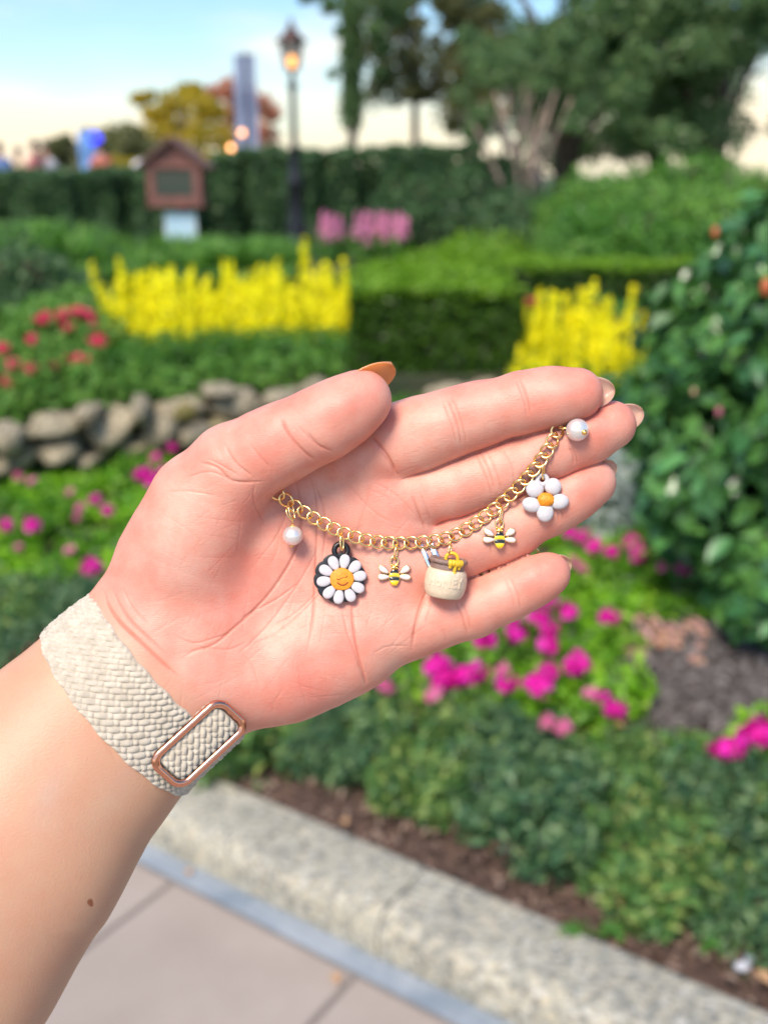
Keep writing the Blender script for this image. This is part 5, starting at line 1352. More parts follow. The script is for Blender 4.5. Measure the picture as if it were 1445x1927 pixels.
nail(P(681, 752, 64), axd(F_THB, -3), (-.50, .78, -.62), 54, 27, 40, coral_m, rise=.58, lab='coral orange thumbnail')
nail(P(1085, 743, 26), axd(F_IDX), (0, .05, -1), 48, 22, 31, nail_m, rise=.30)
nail(P(1150, 800, -8), axd(F_MID), (0, .12, -1), 46, 19, 28, nail_m, rise=.30)
nail(P(1112, 906, -32), axd(F_RNG), (-.1, .5, -1), 45, 12, 28, nail_m, rise=.30)
nail(P(1032, 1079, -14), axd(F_LIT), (0, .3, -1), 41, 6, 27, nail_m, rise=.30)

# fine arm hairs at the upper edge of the forearm
_hv = MB()
for _ in range(46):
    hx, hy = random.uniform(2, 84), 0; hy = 1245 - (hx / 85) * 56 + random.uniform(-4, 16)
    base = P(hx, hy, -20); b0 = project(np.array([base], np.float32), 3)[0]; l = random.uniform(14, 34); dx = random.uniform(-.2, 1.0)
    _hv.tube([b0, b0 + np.array([dx * l * .4, l * .45, 4]), b0 + np.array([dx * l, l * .75, 6])], [.35, .28, .12], 4)
_v, _f = _hv.arrays(); _o = hobj('arm_hair', _v, _f, mat_new('arm_hair', (.10, .06, .035), .5), ORG, person); _o['kind'] = 'stuff'

def zsurf(px, py, ztop=320.0):
    """height of the skin under picture points, marching in from the camera side"""
    px = np.asarray(px, float); py = np.asarray(py, float)
    z = np.full(px.shape, ztop)
    for _ in range(60):
        p = np.stack([P(a, b, c) for a, b, c in zip(px, py, z)])
        f = fld(p.astype(np.float32)); z = np.where(f > .3, z - np.maximum(f * .8, .3), z)
        z = np.maximum(z, -200)
    return z
# =====================================================================================
# WATCH STRAP: a braided loop round the wrist, through a rose gold slide buckle
# =====================================================================================
A3 = np.array([.745, .667, 0.0]); A3 /= np.linalg.norm(A3)       # along the arm towards the hand
N3 = np.array([-A3[1], A3[0], 0.0])                              # towards the thumb side
Z3 = np.array([0, 0, 1.0])
CW = P(262, 1290, -52)
def braid(a, b, c=10.4):
    """height (0..1) of a herringbone braid at strap coordinates a (across), b (along)"""
    u = (a + b) * .7071 / c; v = (b - a) * .7071 / c
    i = np.floor(u); j = np.floor(v); fu = u - i; fv = v - j
    m = np.mod(i - j, 3)
    over = m < 2
    tH = np.where(m == 0, fu / 2, (fu + 1) / 2)
    hH = np.sqrt(np.clip(1 - (2 * fv - 1) ** 2, 0, 1)) ** .8 * (.55 + .45 * np.sin(np.clip(tH, 0, 1) * math.pi))
    hV = np.sqrt(np.clip(1 - (2 * fu - 1) ** 2, 0, 1)) ** .8 * (.40 + .5 * np.sin(fv * math.pi))
    # twisted yarn
    tw = np.where(over, np.sin((u * 2 + v * 3.0) * 2 * math.pi * 1.0), np.sin((v * 2 + u * 3.0) * 2 * math.pi * 1.0))
    return np.where(over, hH, hV) + .085 * tw
def radial(th, s, lift=2.0):
    """distance from the wrist axis to the skin in direction th at station s along the arm"""
    d = np.cos(th)[..., None] * N3 + np.sin(th)[..., None] * Z3
    base = CW + A3 * s[..., None]
    lo = np.full(th.shape, 40.0); hi = np.full(th.shape, 330.0)
    for _ in range(13):
        mid = (lo + hi) / 2
        f = chain_sdf((base + d * mid[..., None]).astype(np.float32), ARM, q=0.66, k=60) - lift
        lo = np.where(f < 0, mid, lo); hi = np.where(f < 0, hi, mid)
    return mid
W2 = 64.0
TH0 = R_(138.0)
ths = np.linspace(0, 2 * math.pi, 121)
sst = np.array([-W2, -W2 * .5, 0, W2 * .5, W2])
TG, SG = np.meshgrid(ths, sst, indexing='ij')
RG = radial(TG, SG, 3.0)
for _ in range(4): RG = (RG + .5 * np.roll(RG, 1, 0) + .5 * np.roll(RG, -1, 0)) / 2; RG[0] = RG[-1] = (RG[0] + RG[-1]) / 2
nth, ns = 1100, 112
tf = np.linspace(0, 2 * math.pi, nth); sf = np.linspace(-1, 1, ns)
Rf = np.stack([np.interp(tf, ths, RG[:, k]) for k in range(5)], 1)
Rf = np.stack([np.interp(sf * W2, sst, Rf[i]) for i in range(nth)])
Tf = np.repeat(tf[:, None], ns, 1)
arc = np.concatenate([[0], np.cumsum(np.hypot(np.diff(Rf[:, ns // 2] * np.cos(tf)), np.diff(Rf[:, ns // 2] * np.sin(tf))))])
a_ = np.repeat((sf * W2)[None], nth, 0); b__ = np.repeat(arc[:, None], ns, 1)
edge = np.clip((1 - np.abs(sf)) * W2 / 9.0, 0, 1); edge = np.sqrt(1 - (1 - edge) ** 2)[None]
hgt = (2.0 + 6.8 * braid(a_, b__)) * edge + .2
def strap_mesh(hout, rin):
    d = np.cos(Tf)[..., None] * N3 + np.sin(Tf)[..., None] * Z3
    base = CW + A3 * (a_ + 1.4 * np.sin(b__ / 9.5) * (np.abs(sf)[None] > .93))[..., None]
    return (base + d * (rin + hout)[..., None])
Vo = strap_mesh(hgt, Rf).reshape(-1, 3); Vi = strap_mesh(hgt * 0 - 1.0, Rf).reshape(-1, 3)
ii, jj = np.meshgrid(np.arange(nth - 1), np.arange(ns - 1), indexing='ij'); a0 = (ii * ns + jj).ravel()
Fo = np.stack([a0, a0 + 1, a0 + ns + 1, a0 + ns], 1)
strap_m = mat_new('cream_cord', (.54, .465, .365), .9)
noise_col(strap_m, (.465, .40, .31), (.60, .525, .42), 260, detail=4, bump=.6, bscale=2600, bdist=.0002)
strap_m.node_tree.nodes['Principled BSDF'].inputs['Sheen Weight'].default_value = .25
band = hempty('watch_strap', P(262, 1290, 40))
tag(band, 'cream braided stretch strap round the wrist with a rose gold slide buckle', 'watch strap')
so = hobj('braided_loop', np.concatenate([Vo, Vi]), np.concatenate([Fo, Fo[:, ::-1] + len(Vo)]), strap_m, P(262, 1290, 40), band)
so['kind'] = 'stuff'
# ---- buckle: flat rounded frame, standing off the strap
thb_ = R_(137)
rb = float(np.interp(thb_, tf, Rf[:, ns // 2]))
dirb = math.cos(thb_) * N3 + math.sin(thb_) * Z3
_q = P(376, 1399, 40) - CW; _n = float(_q @ N3); _a = float(_q @ A3)
_zz = np.array([float(np.interp(t_, tf, Rf[:, ns // 2])) for t_ in np.linspace(R_(60), R_(178), 200)]); _nn = _zz * np.cos(np.linspace(R_(60), R_(178), 200)); _zs = _zz * np.sin(np.linspace(R_(60), R_(178), 200))
BCZ = CW[2] + float(np.interp(-_n, -_nn, _zs)) + 17
print('buckle z', BCZ)
BC = P(376, 1399, BCZ)
nb_ = np.array(N3 * -.32 + Z3 * .947); nb_ /= np.linalg.norm(nb_)
tb_ = np.cross(nb_, A3)                       # along the strap
if tb_.dot(N3) > 0: tb_ = -tb_
AB_ = A3 - Z3 * .27; AB_ /= np.linalg.norm(AB_); nb_ = np.cross(AB_, tb_); nb_ *= np.sign(nb_[2])
def fr(u, v, w): return BC + AB_ * u + tb_ * v + nb_ * w
def rrect(hx, hy, r, n=10):
    o = []
    for cx, cy, a0 in ((hx - r, hy - r, 0), (-hx + r, hy - r, 90), (-hx + r, -hy + r, 180), (hx - r, -hy + r, 270)):
        for k in range(n + 1):
            a = R_(a0 + 90 * k / n); o.append((cx + r * math.cos(a), cy + r * math.sin(a)))
    return np.array(o)
o_ = rrect(87, 45, 27); n_o = len(o_)
prof = [(0, -4.5), (0, 2.0), (.12, 4.5), (.42, 6.0), (.75, 5.2), (1, 2.5), (1, -4.5)]
i_ = rrect(74, 32, 17)
Vb = []
for t, h in prof:
    for k in range(n_o):
        q = o_[k] * (1 - t) + i_[k] * t; Vb.append(fr(q[0], q[1], h))
Fb = []
for s_ in range(len(prof)):
    s2 = (s_ + 1) % len(prof)
    for k in range(n_o): k2 = (k + 1) % n_o; Fb.append([s_ * n_o + k, s_ * n_o + k2, s2 * n_o + k2, s2 * n_o + k])
rose = mat_new('rose_gold', (.80, .36, .235), .20, 1.0)
hobj('slide_buckle', Vb, Fb, rose, BC, band)
# ---- the strap's tail passing through the buckle
def ribbon(vs, ws, hw_, name, c=10.4, flip=1):
    L = np.concatenate([[0], np.cumsum(np.hypot(np.diff(vs), np.diff(ws)))])
    n1_ = int(L[-1] / 1.3) + 2; t = np.linspace(0, L[-1], n1_); vv_ = np.interp(t, L, vs); ww_ = np.interp(t, L, ws)
    for _ in range(30): vv_[1:-1] = (vv_[:-2] + vv_[2:]) / 2; ww_[1:-1] = (ww_[:-2] + ww_[2:]) / 2
    tv = np.gradient(vv_); tw = np.gradient(ww_); l = np.hypot(tv, tw); nv_, nw_ = -tw / l, tv / l
    n2_ = 104; s = np.linspace(-1, 1, n2_)
    A_, B_ = np.meshgrid(s * hw_, t, indexing='xy')
    ed = np.clip((1 - np.abs(s)) * hw_ / 9, 0, 1); ed = np.sqrt(1 - (1 - ed) ** 2)[None]
    h = (2 + 6.8 * braid(flip * A_, B_, c)) * ed
    vo = np.stack([fr(A_[i, j], vv_[i] + nv_[i] * h[i, j], ww_[i] + nw_[i] * h[i, j]) for i in range(n1_) for j in range(n2_)])
    vi = np.stack([fr(A_[i, j], vv_[i] - nv_[i] * 1.5, ww_[i] - nw_[i] * 1.5) for i in range(n1_) for j in range(n2_)])
    ii, jj = np.meshgrid(np.arange(n1_ - 1), np.arange(n2_ - 1), indexing='ij'); a0 = (ii * n2_ + jj).ravel()
    F = np.stack([a0, a0 + 1, a0 + n2_ + 1, a0 + n2_], 1)
    o = hobj(name, np.concatenate([vo, vi]), np.concatenate([F, F[:, ::-1] + len(vo)]), strap_m, BC, band); o['kind'] = 'stuff'
ribbon(np.array([-39., -33, -18, 0, 18, 33, 39]), np.array([-16., -8, -4, -3.5, -4, -8, -16]), 71, 'strap_fold', flip=-1)
ribbon(np.array([14., 34, 52, 66, 74, 70]), np.array([-14., -18, -30, -52, -84, -120]), 66, 'strap_tail')

# =====================================================================================
# CHARM BRACELET
# =====================================================================================
gold = mat_new('gold', (1.0, .70, .30), .24, 1.0)
gold2 = mat_new('bright_gold', (1.0, .66, .20), .26, 1.0)
silver = mat_new('silver', (.82, .82, .84), .16, 1.0)
pearl_m = mat_new('pearl', (.84, .79, .765), .30, .55)
pb = pearl_m.node_tree.nodes['Principled BSDF']
pb.inputs['Coat Weight'].default_value = .8; pb.inputs['Coat Roughness'].default_value = .06; pb.inputs['Subsurface Weight'].default_value = .3; pb.inputs['Subsurface Scale'].default_value = .001
pb.inputs['Sheen Weight'].default_value = .3

CH = [(497, 908), (508, 918), (519, 926), (540, 943), (563, 960), (582, 970), (600, 980), (619, 992), (640, 1002), (659, 1009), (679, 1015), (700, 1020), (721, 1022), (746, 1023),
      (771, 1022), (787, 1022), (808, 1019), (831, 1018), (854, 1012), (872, 1002), (889, 989), (908, 975), (924, 963), (943, 948), (960, 932), (976, 917), (991, 900), (1005, 883), (1018, 866),
      (1030, 849), (1040, 832), (1046, 815), (1053, 800)]
CH = np.array(CH, float)
for _ in range(3): CH[1:-1] = CH[1:-1] * .5 + (CH[:-2] + CH[2:]) * .25
L2 = np.concatenate([[0], np.cumsum(np.hypot(*np.diff(CH, axis=0).T))])
zc_ = zsurf(CH[:, 0], CH[:, 1])
zc_[0] = min(zc_[0], 10); zc_[1] = min(zc_[1], 14); zc_[-1] = min(zc_[-1], 20)
zt = zc_.copy()
for _ in range(6):
    zs_ = zt.copy(); zs_[1:-1] = (zt[:-2] + zt[2:]) / 2; zt = np.maximum(zs_, zc_)
zt += 8.0
PITCHL = 21.3
nl = int(L2[-1] / PITCHL)
sl_ = (np.arange(nl) + .5) * L2[-1] / nl
def chain_at(s):
    return P(np.interp(s, L2, CH[:, 0]), np.interp(s, L2, CH[:, 1]), np.interp(s, L2, zt))
brace = hempty('charm_bracelet', P(721, 1022, 20))
tag(brace, 'gold curb chain bracelet draped across the palm', 'bracelet')
def link_mesh():
    n = 40; t = np.linspace(0, 2 * math.pi, n, endpoint=False)
    ph = .55 * np.cos(t)
    e = 14.6 * np.cos(t); w = 11.2 * np.sin(t)
    Pp = np.stack([e, w * np.cos(ph), w * np.sin(ph)], 1)
    mb = MB().tube(Pp, 2.45, 9, closed=True)
    V, F = mb.arrays()
    return mesh_np('link', V * S, F, True, [gold])
lm = link_mesh()
def frame_world(T, up):
    """rotation whose x is T, z is as near to up as can be; all in hand frame, returned in world axes"""
    T = np.array(T, float); T /= np.linalg.norm(T); B = np.cross(up, T); B /= np.linalg.norm(B); U = np.cross(T, B)
    return Matrix((Rc @ np.stack([T, B, U], 1)).tolist())
for i, s in enumerate(sl_):
    c = chain_at(s); T = chain_at(s + 6) - chain_at(s - 6)
    up = np.array([0, 0, 1.0]) + np.random.default_rng(i).normal(0, .06, 3)
    o = bpy.data.objects.new('link', lm); COL.objects.link(o); o.parent = brace
    o.matrix_local = Matrix.Translation(hw(c) - np.array(brace['_o'])) @ (frame_world(T, up) @ Matrix.Rotation(.18, 3, 'X')).to_4x4()
# loose end of the chain behind the ring finger
for k, (x, y, rr) in enumerate(((1000, 1040, 11), (988, 1030, 9))):
    t = np.linspace(0, 2 * math.pi, 36, endpoint=False)
    c = P(x, y, -70 - 6 * k)
    Vt, Ft = MB().tube(np.stack([rr * 1.15 * np.cos(t), rr * .95 * np.sin(t), rr * .35 * np.sin(t + k)], 1) + c, 2.3, 8, closed=True).arrays()
    hobj('end_ring', Vt, Ft, gold, c, brace)

def cpos(px, py, dz=0.0, r=1.0):
    """where a charm of thickness r hangs: in front of the skin under it"""
    xs_ = [px, px - r * 12, px + r * 12, px, px]; ys_ = [py, py, py, py - r * 12, py + r * 12]
    return float(np.max(zsurf(xs_, ys_))) + dz
def jump(mb_parent, a, b, rr=6.5, wire=1.5, name='jump_ring', wid=.35, off=None):
    """oval wire ring from chain point a to charm loop b"""
    a = np.array(a); b = np.array(b); c = (a + b) / 2; L = np.linalg.norm(b - a) / 2 + wire * 1.2; T = (b - a) / np.linalg.norm(b - a)
    sd = np.cross(T, [0, 0, 1]); sd /= np.linalg.norm(sd); q = sd * wid + np.cross(sd, T) * (1 - wid); q /= np.linalg.norm(q)
    t = np.linspace(0, 2 * math.pi, 32, endpoint=False)
    Pp = c + np.outer(np.cos(t) * L, T) + np.outer(np.sin(t) * rr, q)
    Vt, Ft = MB().tube(Pp, wire, 8, closed=True).arrays()
    return hobj(name, Vt, Ft, gold, c, mb_parent)

# --- pearls
def pearl(cx, cy, r, z, lab, axis_tip=None):
    c = P(cx, cy, z)
    e = hempty('pearl_charm', c); tag(e, lab, 'charm', 'charms on the bracelet')
    V_, F_ = MB().ball(c, r, 40, 26).arrays(); hobj('pearl_bead', V_, F_, pearl_m, c, e)
    return e, c
z_ = cpos(551, 1008, 19, .6)
e, c = pearl(551, 1008, 18.6, z_, 'white pearl drop hanging on a gold pin near the thumb base')
top = c + np.array([-1, 18, 0]); cpt = P(548, 966, z_ + 4)
V_, F_ = MB().tube(np.array([top + [0, -2, 0], top + [1, 8, 0], top + [-1, 16, 1], cpt + [0, -9, 0]]), 1.3, 8).lathe([(0.3, 2.6), (4.5, 2.2), (7.5, .6), (8.2, -1)], 20, c + [0, 17.8, 0], np.array([[1, 0, 0], [0, 0, 1], [0, -1, 0]]).T).ball(c + [-2, -19.5, 0], [3.4, 2.4, 3.4], 12, 8).arrays()
hobj('head_pin', V_, F_, gold2, c, e)
jump(e, chain_at(L2[3] + 6), cpt + [2, -8, 0], 8, 1.5)
jump(e, cpt + [-6, 8, 0], cpt + [4, -10, 1], 7, 1.4, 'pin_loop', .6)
z_ = cpos(1086, 809, 17, .5)
e, c = pearl(1086, 809, 20.8, z_, 'white pearl at the upper end of the chain resting on the middle fingertip')
dd = np.array([.42, -.28, .86]); dd /= np.linalg.norm(dd)
V_, F_ = MB().ball(c + dd * 21, 5.2, 16, 10).tube(np.array([c - dd * 19, c - dd * 24 + [-4, 1, 0], c + [-24, 4, -8]]), 1.4, 8).arrays()
hobj('head_pin', V_, F_, gold2, c, e)
jump(e, chain_at(L2[-1] - 4), c + [-20, 4, -8], 5, 1.5)

# --- smiling daisy
black_m = mat_new('black_plastic', (.006, .006, .007), .38)
white_m = mat_new('white_plastic', (.58, .545, .55), .55)
noise_col(white_m, (.54, .505, .515), (.61, .575, .585), 900, bump=.35, bscale=3000, bdist=.00012)
orange_m = mat_new('orange_plastic', (.80, .27, .01), .5)
noise_col(orange_m, (.74, .22, .006), (.86, .33, .015), 700, bump=.6, bscale=1800, bdist=.0002)
brown_m = mat_new('brown_groove', (.28, .06, .01), .7)
def disc_relief(outl, z_lo, z_hi, c, bev=2.2, dome=0.0):
    """solid from a closed outline, edges rounded over, top slightly domed"""
    outl = np.asarray(outl, float); n = len(outl); ctr = outl.mean(0)
    rings = [(1 - 0.0, z_lo), (1, z_hi - bev)]
    R0 = np.hypot(*(outl - ctr).T).mean()
    for a in (30, 60, 90):
        rings.append((1 - bev * (1 - math.cos(R_(a))) / R0, z_hi - bev + bev * math.sin(R_(a))))
    for q in (.7, .4, .12): rings.append((q * (1 - bev / R0), z_hi + dome * (1 - q * q)))
    V_ = []
    for s_, z in rings: V_ += [[*(ctr + (p - ctr) * s_), z] for p in outl]
    V_.append([*ctr, z_hi + dome]); F_ = []
    for i in range(len(rings) - 1):
        for k in range(n): k2 = (k + 1) % n; F_.append([i * n + k, i * n + k2, (i + 1) * n + k2, (i + 1) * n + k])
    l = (len(rings) - 1) * n
    T_ = [[l + k, l + (k + 1) % n, len(V_) - 1] for k in range(n)]
    return np.array(V_) + np.array(c), F_, T_
def solid(name, outl, z_lo, z_hi, c, mat, parent, bev=2.2, dome=0.0, Mx=None):
    outl = np.asarray(outl, float)
    if np.sum(outl[:, 0] * np.roll(outl[:, 1], -1) - np.roll(outl[:, 0], -1) * outl[:, 1]) < 0: outl = outl[::-1]
    V_, F_, T_ = disc_relief(outl, z_lo, z_hi, (0, 0, 0), bev, dome)
    if Mx is not None: V_ = V_ @ np.array(Mx).T
    return hobj(name, V_ + np.array(c), [np.array(F_), np.array(T_)], mat, c, parent)
def egg(cx, cy, ang, L, W, n=28, point=.62):
    """petal outline: narrow towards the centre end"""
    a = R_(ang); o = []
    for k in range(n):
        t = 2 * math.pi * k / n; u = math.cos(t) * L; v = math.sin(t) * W * (point + (1 - point) * (1 + math.cos(t)) / 2)
        o.append((cx + u * math.cos(a) - v * math.sin(a), cy + u * math.sin(a) + v * math.cos(a)))
    return np.array(o)
zd = cpos(641, 1086, 5, 2.6)
DC = P(643, 1090, zd)
daisy = hempty('daisy_charm', DC)
tag(daisy, 'smiling white daisy charm with an orange face on a black backing', 'charm', 'charms on the bracelet')
tilt = np.array(Matrix.Rotation(R_(5), 3, 'Y')) @ np.array(Matrix.Rotation(R_(-4), 3, 'X'))
# black backing: scalloped plate with a loop
sc = []
for k in range(200):
    t = 2 * math.pi * k / 200; ph = ((math.degrees(t) - 80) / 36 + .5) % 1 - .5
    sc.append(((44.5 + 4.6 * math.sqrt(max(0, 1 - (2 * ph) ** 2))) * math.cos(t) - 3.5, (43.0 + 4.6 * math.sqrt(max(0, 1 - (2 * ph) ** 2))) * math.sin(t) + 2.5))
solid('black_backing', sc, -6, 3, DC, black_m, daisy, 1.5, 0, tilt)
t = np.linspace(0, 2 * math.pi, 40, endpoint=False)
V_, F_ = MB().tube(np.stack([-1 + 12.6 * np.cos(t), 54 + 12.6 * np.sin(t), 0 * t - 1], 1), 5.2, 12, closed=True).arrays()
hobj('black_loop', V_ @ tilt.T + DC, F_, black_m, DC, daisy)
for k in range(10):
    a = 80 + 36 * k + random.uniform(-2, 2)
    rr = 32.5
    o = solid('petal', egg(rr * math.cos(R_(a)), rr * math.sin(R_(a)), a, 14.8, 11.9, point=.62), 2, 8.5, DC, white_m, daisy, 4.0, .8, tilt)
face = [(22.5 * math.cos(q) * (1 + .02 * math.sin(3 * q + 1)), 21 * math.sin(q) * (1 + .03 * math.sin(5 * q))) for q in np.linspace(0, 2 * math.pi, 48, endpoint=False)]
solid('orange_face', face, 3, 10.5, DC, orange_m, daisy, 2.5, 2.0, tilt)
def onface(x, y): return (np.array([x, y, 12.0 - .0042 * (x * x + y * y)]) @ tilt.T) + DC
sm = [onface(x, y) for x, y in zip(np.linspace(-9, 11, 14), -11 + .052 * (np.linspace(-9, 11, 14) - 1) ** 2)]
V_, F_ = MB().tube(sm, 1.35, 8).arrays(); hobj('smile', V_, F_, brown_m, DC, daisy)
V_, F_ = MB().tube([onface(-10, 1), onface(-7.5, -.8), onface(-4, .2)], 1.0, 8).tube([onface(5, 3.6), onface(8, 3.4), onface(10.5, 6)], 1.0, 8).tube([onface(-5, -.4), onface(0, 2.2), onface(4, 3.8)], .9, 8).arrays()
hobj('eyes', V_, F_, brown_m, DC, daisy)
jump(daisy, P(643, 1010, zd + 4), P(644, 1033, zd + 4), 5.5, 1.9)

# --- bees
yellow_e = mat_new('yellow_enamel', (.86, .55, .005), .16); black_e = mat_new('black_enamel', (.012, .012, .012), .14)
white_e = mat_new('white_enamel', (.68, .58, .56), .18)
for mm in (yellow_e, black_e, white_e): mm.node_tree.nodes['Principled BSDF'].inputs['Coat Weight'].default_value = .6
def bee(cx, cy, z, lab, rot=0.0):
    C = P(cx, cy, z)
    e = hempty('bee_charm', C); tag(e, lab, 'charm', 'charms on the bracelet')
    def wing(px, py, a, L, W):
        solid('wing_rim', egg(px, py, a, L + 1.4, W + 1.3, point=.55), -2.5, 2.2, C, gold, e, 1.2, 0)
        solid('wing', egg(px, py, a, L, W, point=.5), 0, 3.2, C, white_e, e, 1.4, .6)
    for s_ in (-1, 1):
        wing(s_ * 19.5, 13.5, 90 - s_ * 58, 10.0, 6.4); wing(s_ * 19.8, .2, 90 - s_ * 93, 10.4, 6.0)
    body = [(10.8 * math.cos(q), 15.4 * math.sin(q) + (0 if math.sin(q) > 0 else -1.5 * math.sin(q) ** 2)) for q in np.linspace(0, 2 * math.pi, 44, endpoint=False)]
    solid('body_rim', body, -3, 3.4, C, gold, e, 1.5, .4)
    # enamel cells, top to bottom
    cells = [(13.8, 7.6, black_e, 'black_stripe'), (6.8, .2, yellow_e, 'yellow_stripe'), (-.6, -6.4, black_e, 'black_stripe'), (-7.2, -15.2, yellow_e, 'yellow_stripe')]
    for yt, yb, m_, nm in cells:
        def wx(y): return 9.6 * math.sqrt(max(0, 1 - (y / 15.6) ** 2))
        ys_ = np.linspace(yb, yt, 10); bow = -.9
        ol = [(wx(y), y + bow * (wx(y) / 9.6) ** 2 * 0) for y in ys_] + [(-wx(y), y) for y in ys_[::-1]]
        # curved band edges
        tp = [(x, yt + .9 * (1 - (x / max(wx(yt), 1)) ** 2)) for x in np.linspace(wx(yt), -wx(yt), 7)][1:-1]
        bt = [(x, yb + .9 * (1 - (x / max(wx(yb), 1)) ** 2)) for x in np.linspace(-wx(yb), wx(yb), 7)][1:-1]
        ol = [(wx(y), y) for y in ys_] + tp + [(-wx(y), y) for y in ys_[::-1]] + bt
        solid(nm, ol, 1, 5.4, C, m_, e, 1.0, 1.2)
    mb = MB()
    mb.ball((0, 17.5, 0), [6.4, 4.4, 4], 18, 12)
    for a in (-5.4, -1.9, 1.9, 5.4): mb.ball((a, 21.0 + .3 * abs(a), 2.0), 2.1, 12, 8)
    for a in (-4.8, 0, 4.8): mb.ball((a, 17.2, 3.6), 1.9, 12, 8)
    V_, F_ = mb.arrays(); hobj('bee_head', V_ + C, F_, gold2, C, e)
    t = np.linspace(0, 2 * math.pi, 36, endpoint=False)
    V_, F_ = MB().tube(np.stack([7.2 * np.cos(t), 30.5 + 8.2 * np.sin(t), 0 * t], 1) + C, 1.8, 10, closed=True).arrays()
    hobj('hanging_loop', V_, F_, gold, C, e)
    return e, C
for cx, cy, lab, cp in ((742, 1086, 'striped enamel bee charm hanging left of the honey pot', (747, 1030)), (939.5, 1016, 'striped enamel bee charm hanging on the ring finger beside the white flower', (944, 957))):
    z_ = cpos(cx, cy, 5, 1.8)
    e, C = bee(cx, cy, z_, lab)
    cz = chain_at(np.interp(cp[0], CH[:, 0], L2))[2]
    jump(e, P(cp[0], cp[1], max(cz, z_)), C + [1, 35 if cx < 800 else 33, 2], 5.5, 1.6)

# --- white five petal flower
zf = cpos(1025, 941, 8, 1.8); FC = P(1026, 941, zf)
fl_ = hempty('flower_charm', FC)
tag(fl_, 'white five petal flower charm with rounded petals and an orange middle', 'charm', 'charms on the bracelet')
for (x, y, a, l, w) in ((1006, 920, 0, 17, 16.5), (1040, 915.5, 0, 16, 16), (1000, 950, 15, 18.5, 14.2), (1052, 944, -10, 18, 14.6), (1025, 964, 90, 18.5, 16)):
    c = P(x, y, zf); a = R_(-a)
    Mx = np.array([[math.cos(a), -math.sin(a), 0], [math.sin(a), math.cos(a), 0], [0, 0, 1]])
    V_, F_ = MB().ball(c, [l, w, 9], 28, 16, Mx).arrays(); hobj('petal', V_, F_, white_m, FC, fl_)
cc = P(1026.5, 941, zf); V_, F_ = MB().ball(cc + [0, 0, 2], [16.5, 14, 10.5], 20, 14).arrays()
V_ = np.array(V_); q = V_ - cc; V_ = cc + q * (1 + .05 * np.sin(q[:, :1] * .8) * np.cos(q[:, 1:2] * .9)); hobj('orange_middle', V_, F_, orange_m, FC, fl_)
t = np.linspace(0, 2 * math.pi, 36, endpoint=False)
V_, F_ = MB().tube(np.stack([9 * np.cos(t), 8.5 * np.sin(t), 0 * t], 1) + P(1020, 903, zf), 4.6, 12, closed=True).arrays(); hobj('white_loop', V_, F_, white_m, FC, fl_)
jump(fl_, P(1022, 876, chain_at(np.interp(1015, CH[:, 0], L2))[2]), P(1021.5, 899, zf + 4), 5, 1.7)

# --- honey pot
cream_m = mat_new('cream_resin', (.80, .62, .42), .5)
noise_col(cream_m, (.64, .50, .35), (.72, .58, .42), 600, bump=.5, bscale=2400, bdist=.00015)
taupe_m = mat_new('taupe_resin', (.24, .155, .125), .55)
noise_col(taupe_m, (.21, .13, .105), (.28, .185, .15), 900, bump=.7, bscale=2600, bdist=.0002)
dripm = mat_new('honey_yellow', (.82, .50, .03), .3)
zp = cpos(838, 1092, 22, 2.2)
PC = P(838.5, 1092, zp)
pot = hempty('honey_pot_charm', PC)
tag(pot, 'cream honey pot charm with brown neck and golden drips', 'charm', 'charms on the bracelet')
RT = np.array((Matrix.Rotation(R_(-7.5), 3, 'Z') @ Matrix.Rotation(R_(6), 3, 'X')).to_3x3())
LY = np.array([[1, 0, 0], [0, 0, 1], [0, -1, 0]], float).T      # lathe axis onto y
def brad(y):    # barrel radius at height y
    return np.interp(y, [-30, -27, -20, -8, 6, 16, 21, 23], [31.5, 34, 37.2, 39.4, 39.2, 37, 34.5, 31])
ys_ = np.linspace(-30, 23, 22)
mb = MB(); M1 = RT @ LY.T if False else RT @ np.array([[1, 0, 0], [0, 0, 1], [0, -1, 0]])
prf = [(0.3, -30)] + [(float(brad(y)), y) for y in ys_] + [(0.3, 23)]
V_, F_ = MB().lathe(prf, 64).arrays(); hobj('pot_body', V_ @ M1.T * [1, 1, 1] + PC, F_, cream_m, PC, pot)
V_, F_ = MB().lathe([(31.5, 22), (32, 26), (31, 32), (31.2, 33.4), (34.2, 34.2), (36, 36.5), (36, 39.5), (34, 41.8), (30, 42), (29, 40), (.3, 38)], 56).arrays()
hobj('pot_neck', V_ @ M1.T + PC, F_, taupe_m, PC, pot)
# golden drips over the rim
def cyl(a, y, r): return np.array([r * math.sin(a), y, r * math.cos(a)]) @ RT.T + PC
mbd = MB()
for a, ya, w in ((.08, 31, 3.3), (.36, 21, 3.2), (.62, 29, 3.0), (.22, 36, 3.4), (.50, 35.5, 3.6), (.02, 36, 3), (.70, 35, 3), (.29, 36, 3), (.43, 35, 3.2)):
    pts = [cyl(a, 43, 33.5), cyl(a, 40, 36.6), cyl(a, 37, 36.8), cyl(a, max(ya, 33.5), 34.5)] + ([cyl(a, (ya + 33) / 2, 32.6), cyl(a, ya, 32.6)] if ya < 33 else [])
    mbd.tube(pts, w, 10)
    mbd.ball(pts[-1], w * 1.12, 12, 8)
V_, F_ = mbd.arrays(); hobj('honey_drips', V_, F_, dripm, PC, pot)
t = np.linspace(0, 2 * math.pi, 40, endpoint=False)
V_, F_ = MB().tube(np.stack([6 + 11 * np.cos(t), 40.5 + 11 * np.sin(t), 0 * t - 4], 1) @ RT.T + PC, 3.3, 12, closed=True).arrays(); hobj('yellow_ring', V_, F_, dripm, PC, pot)
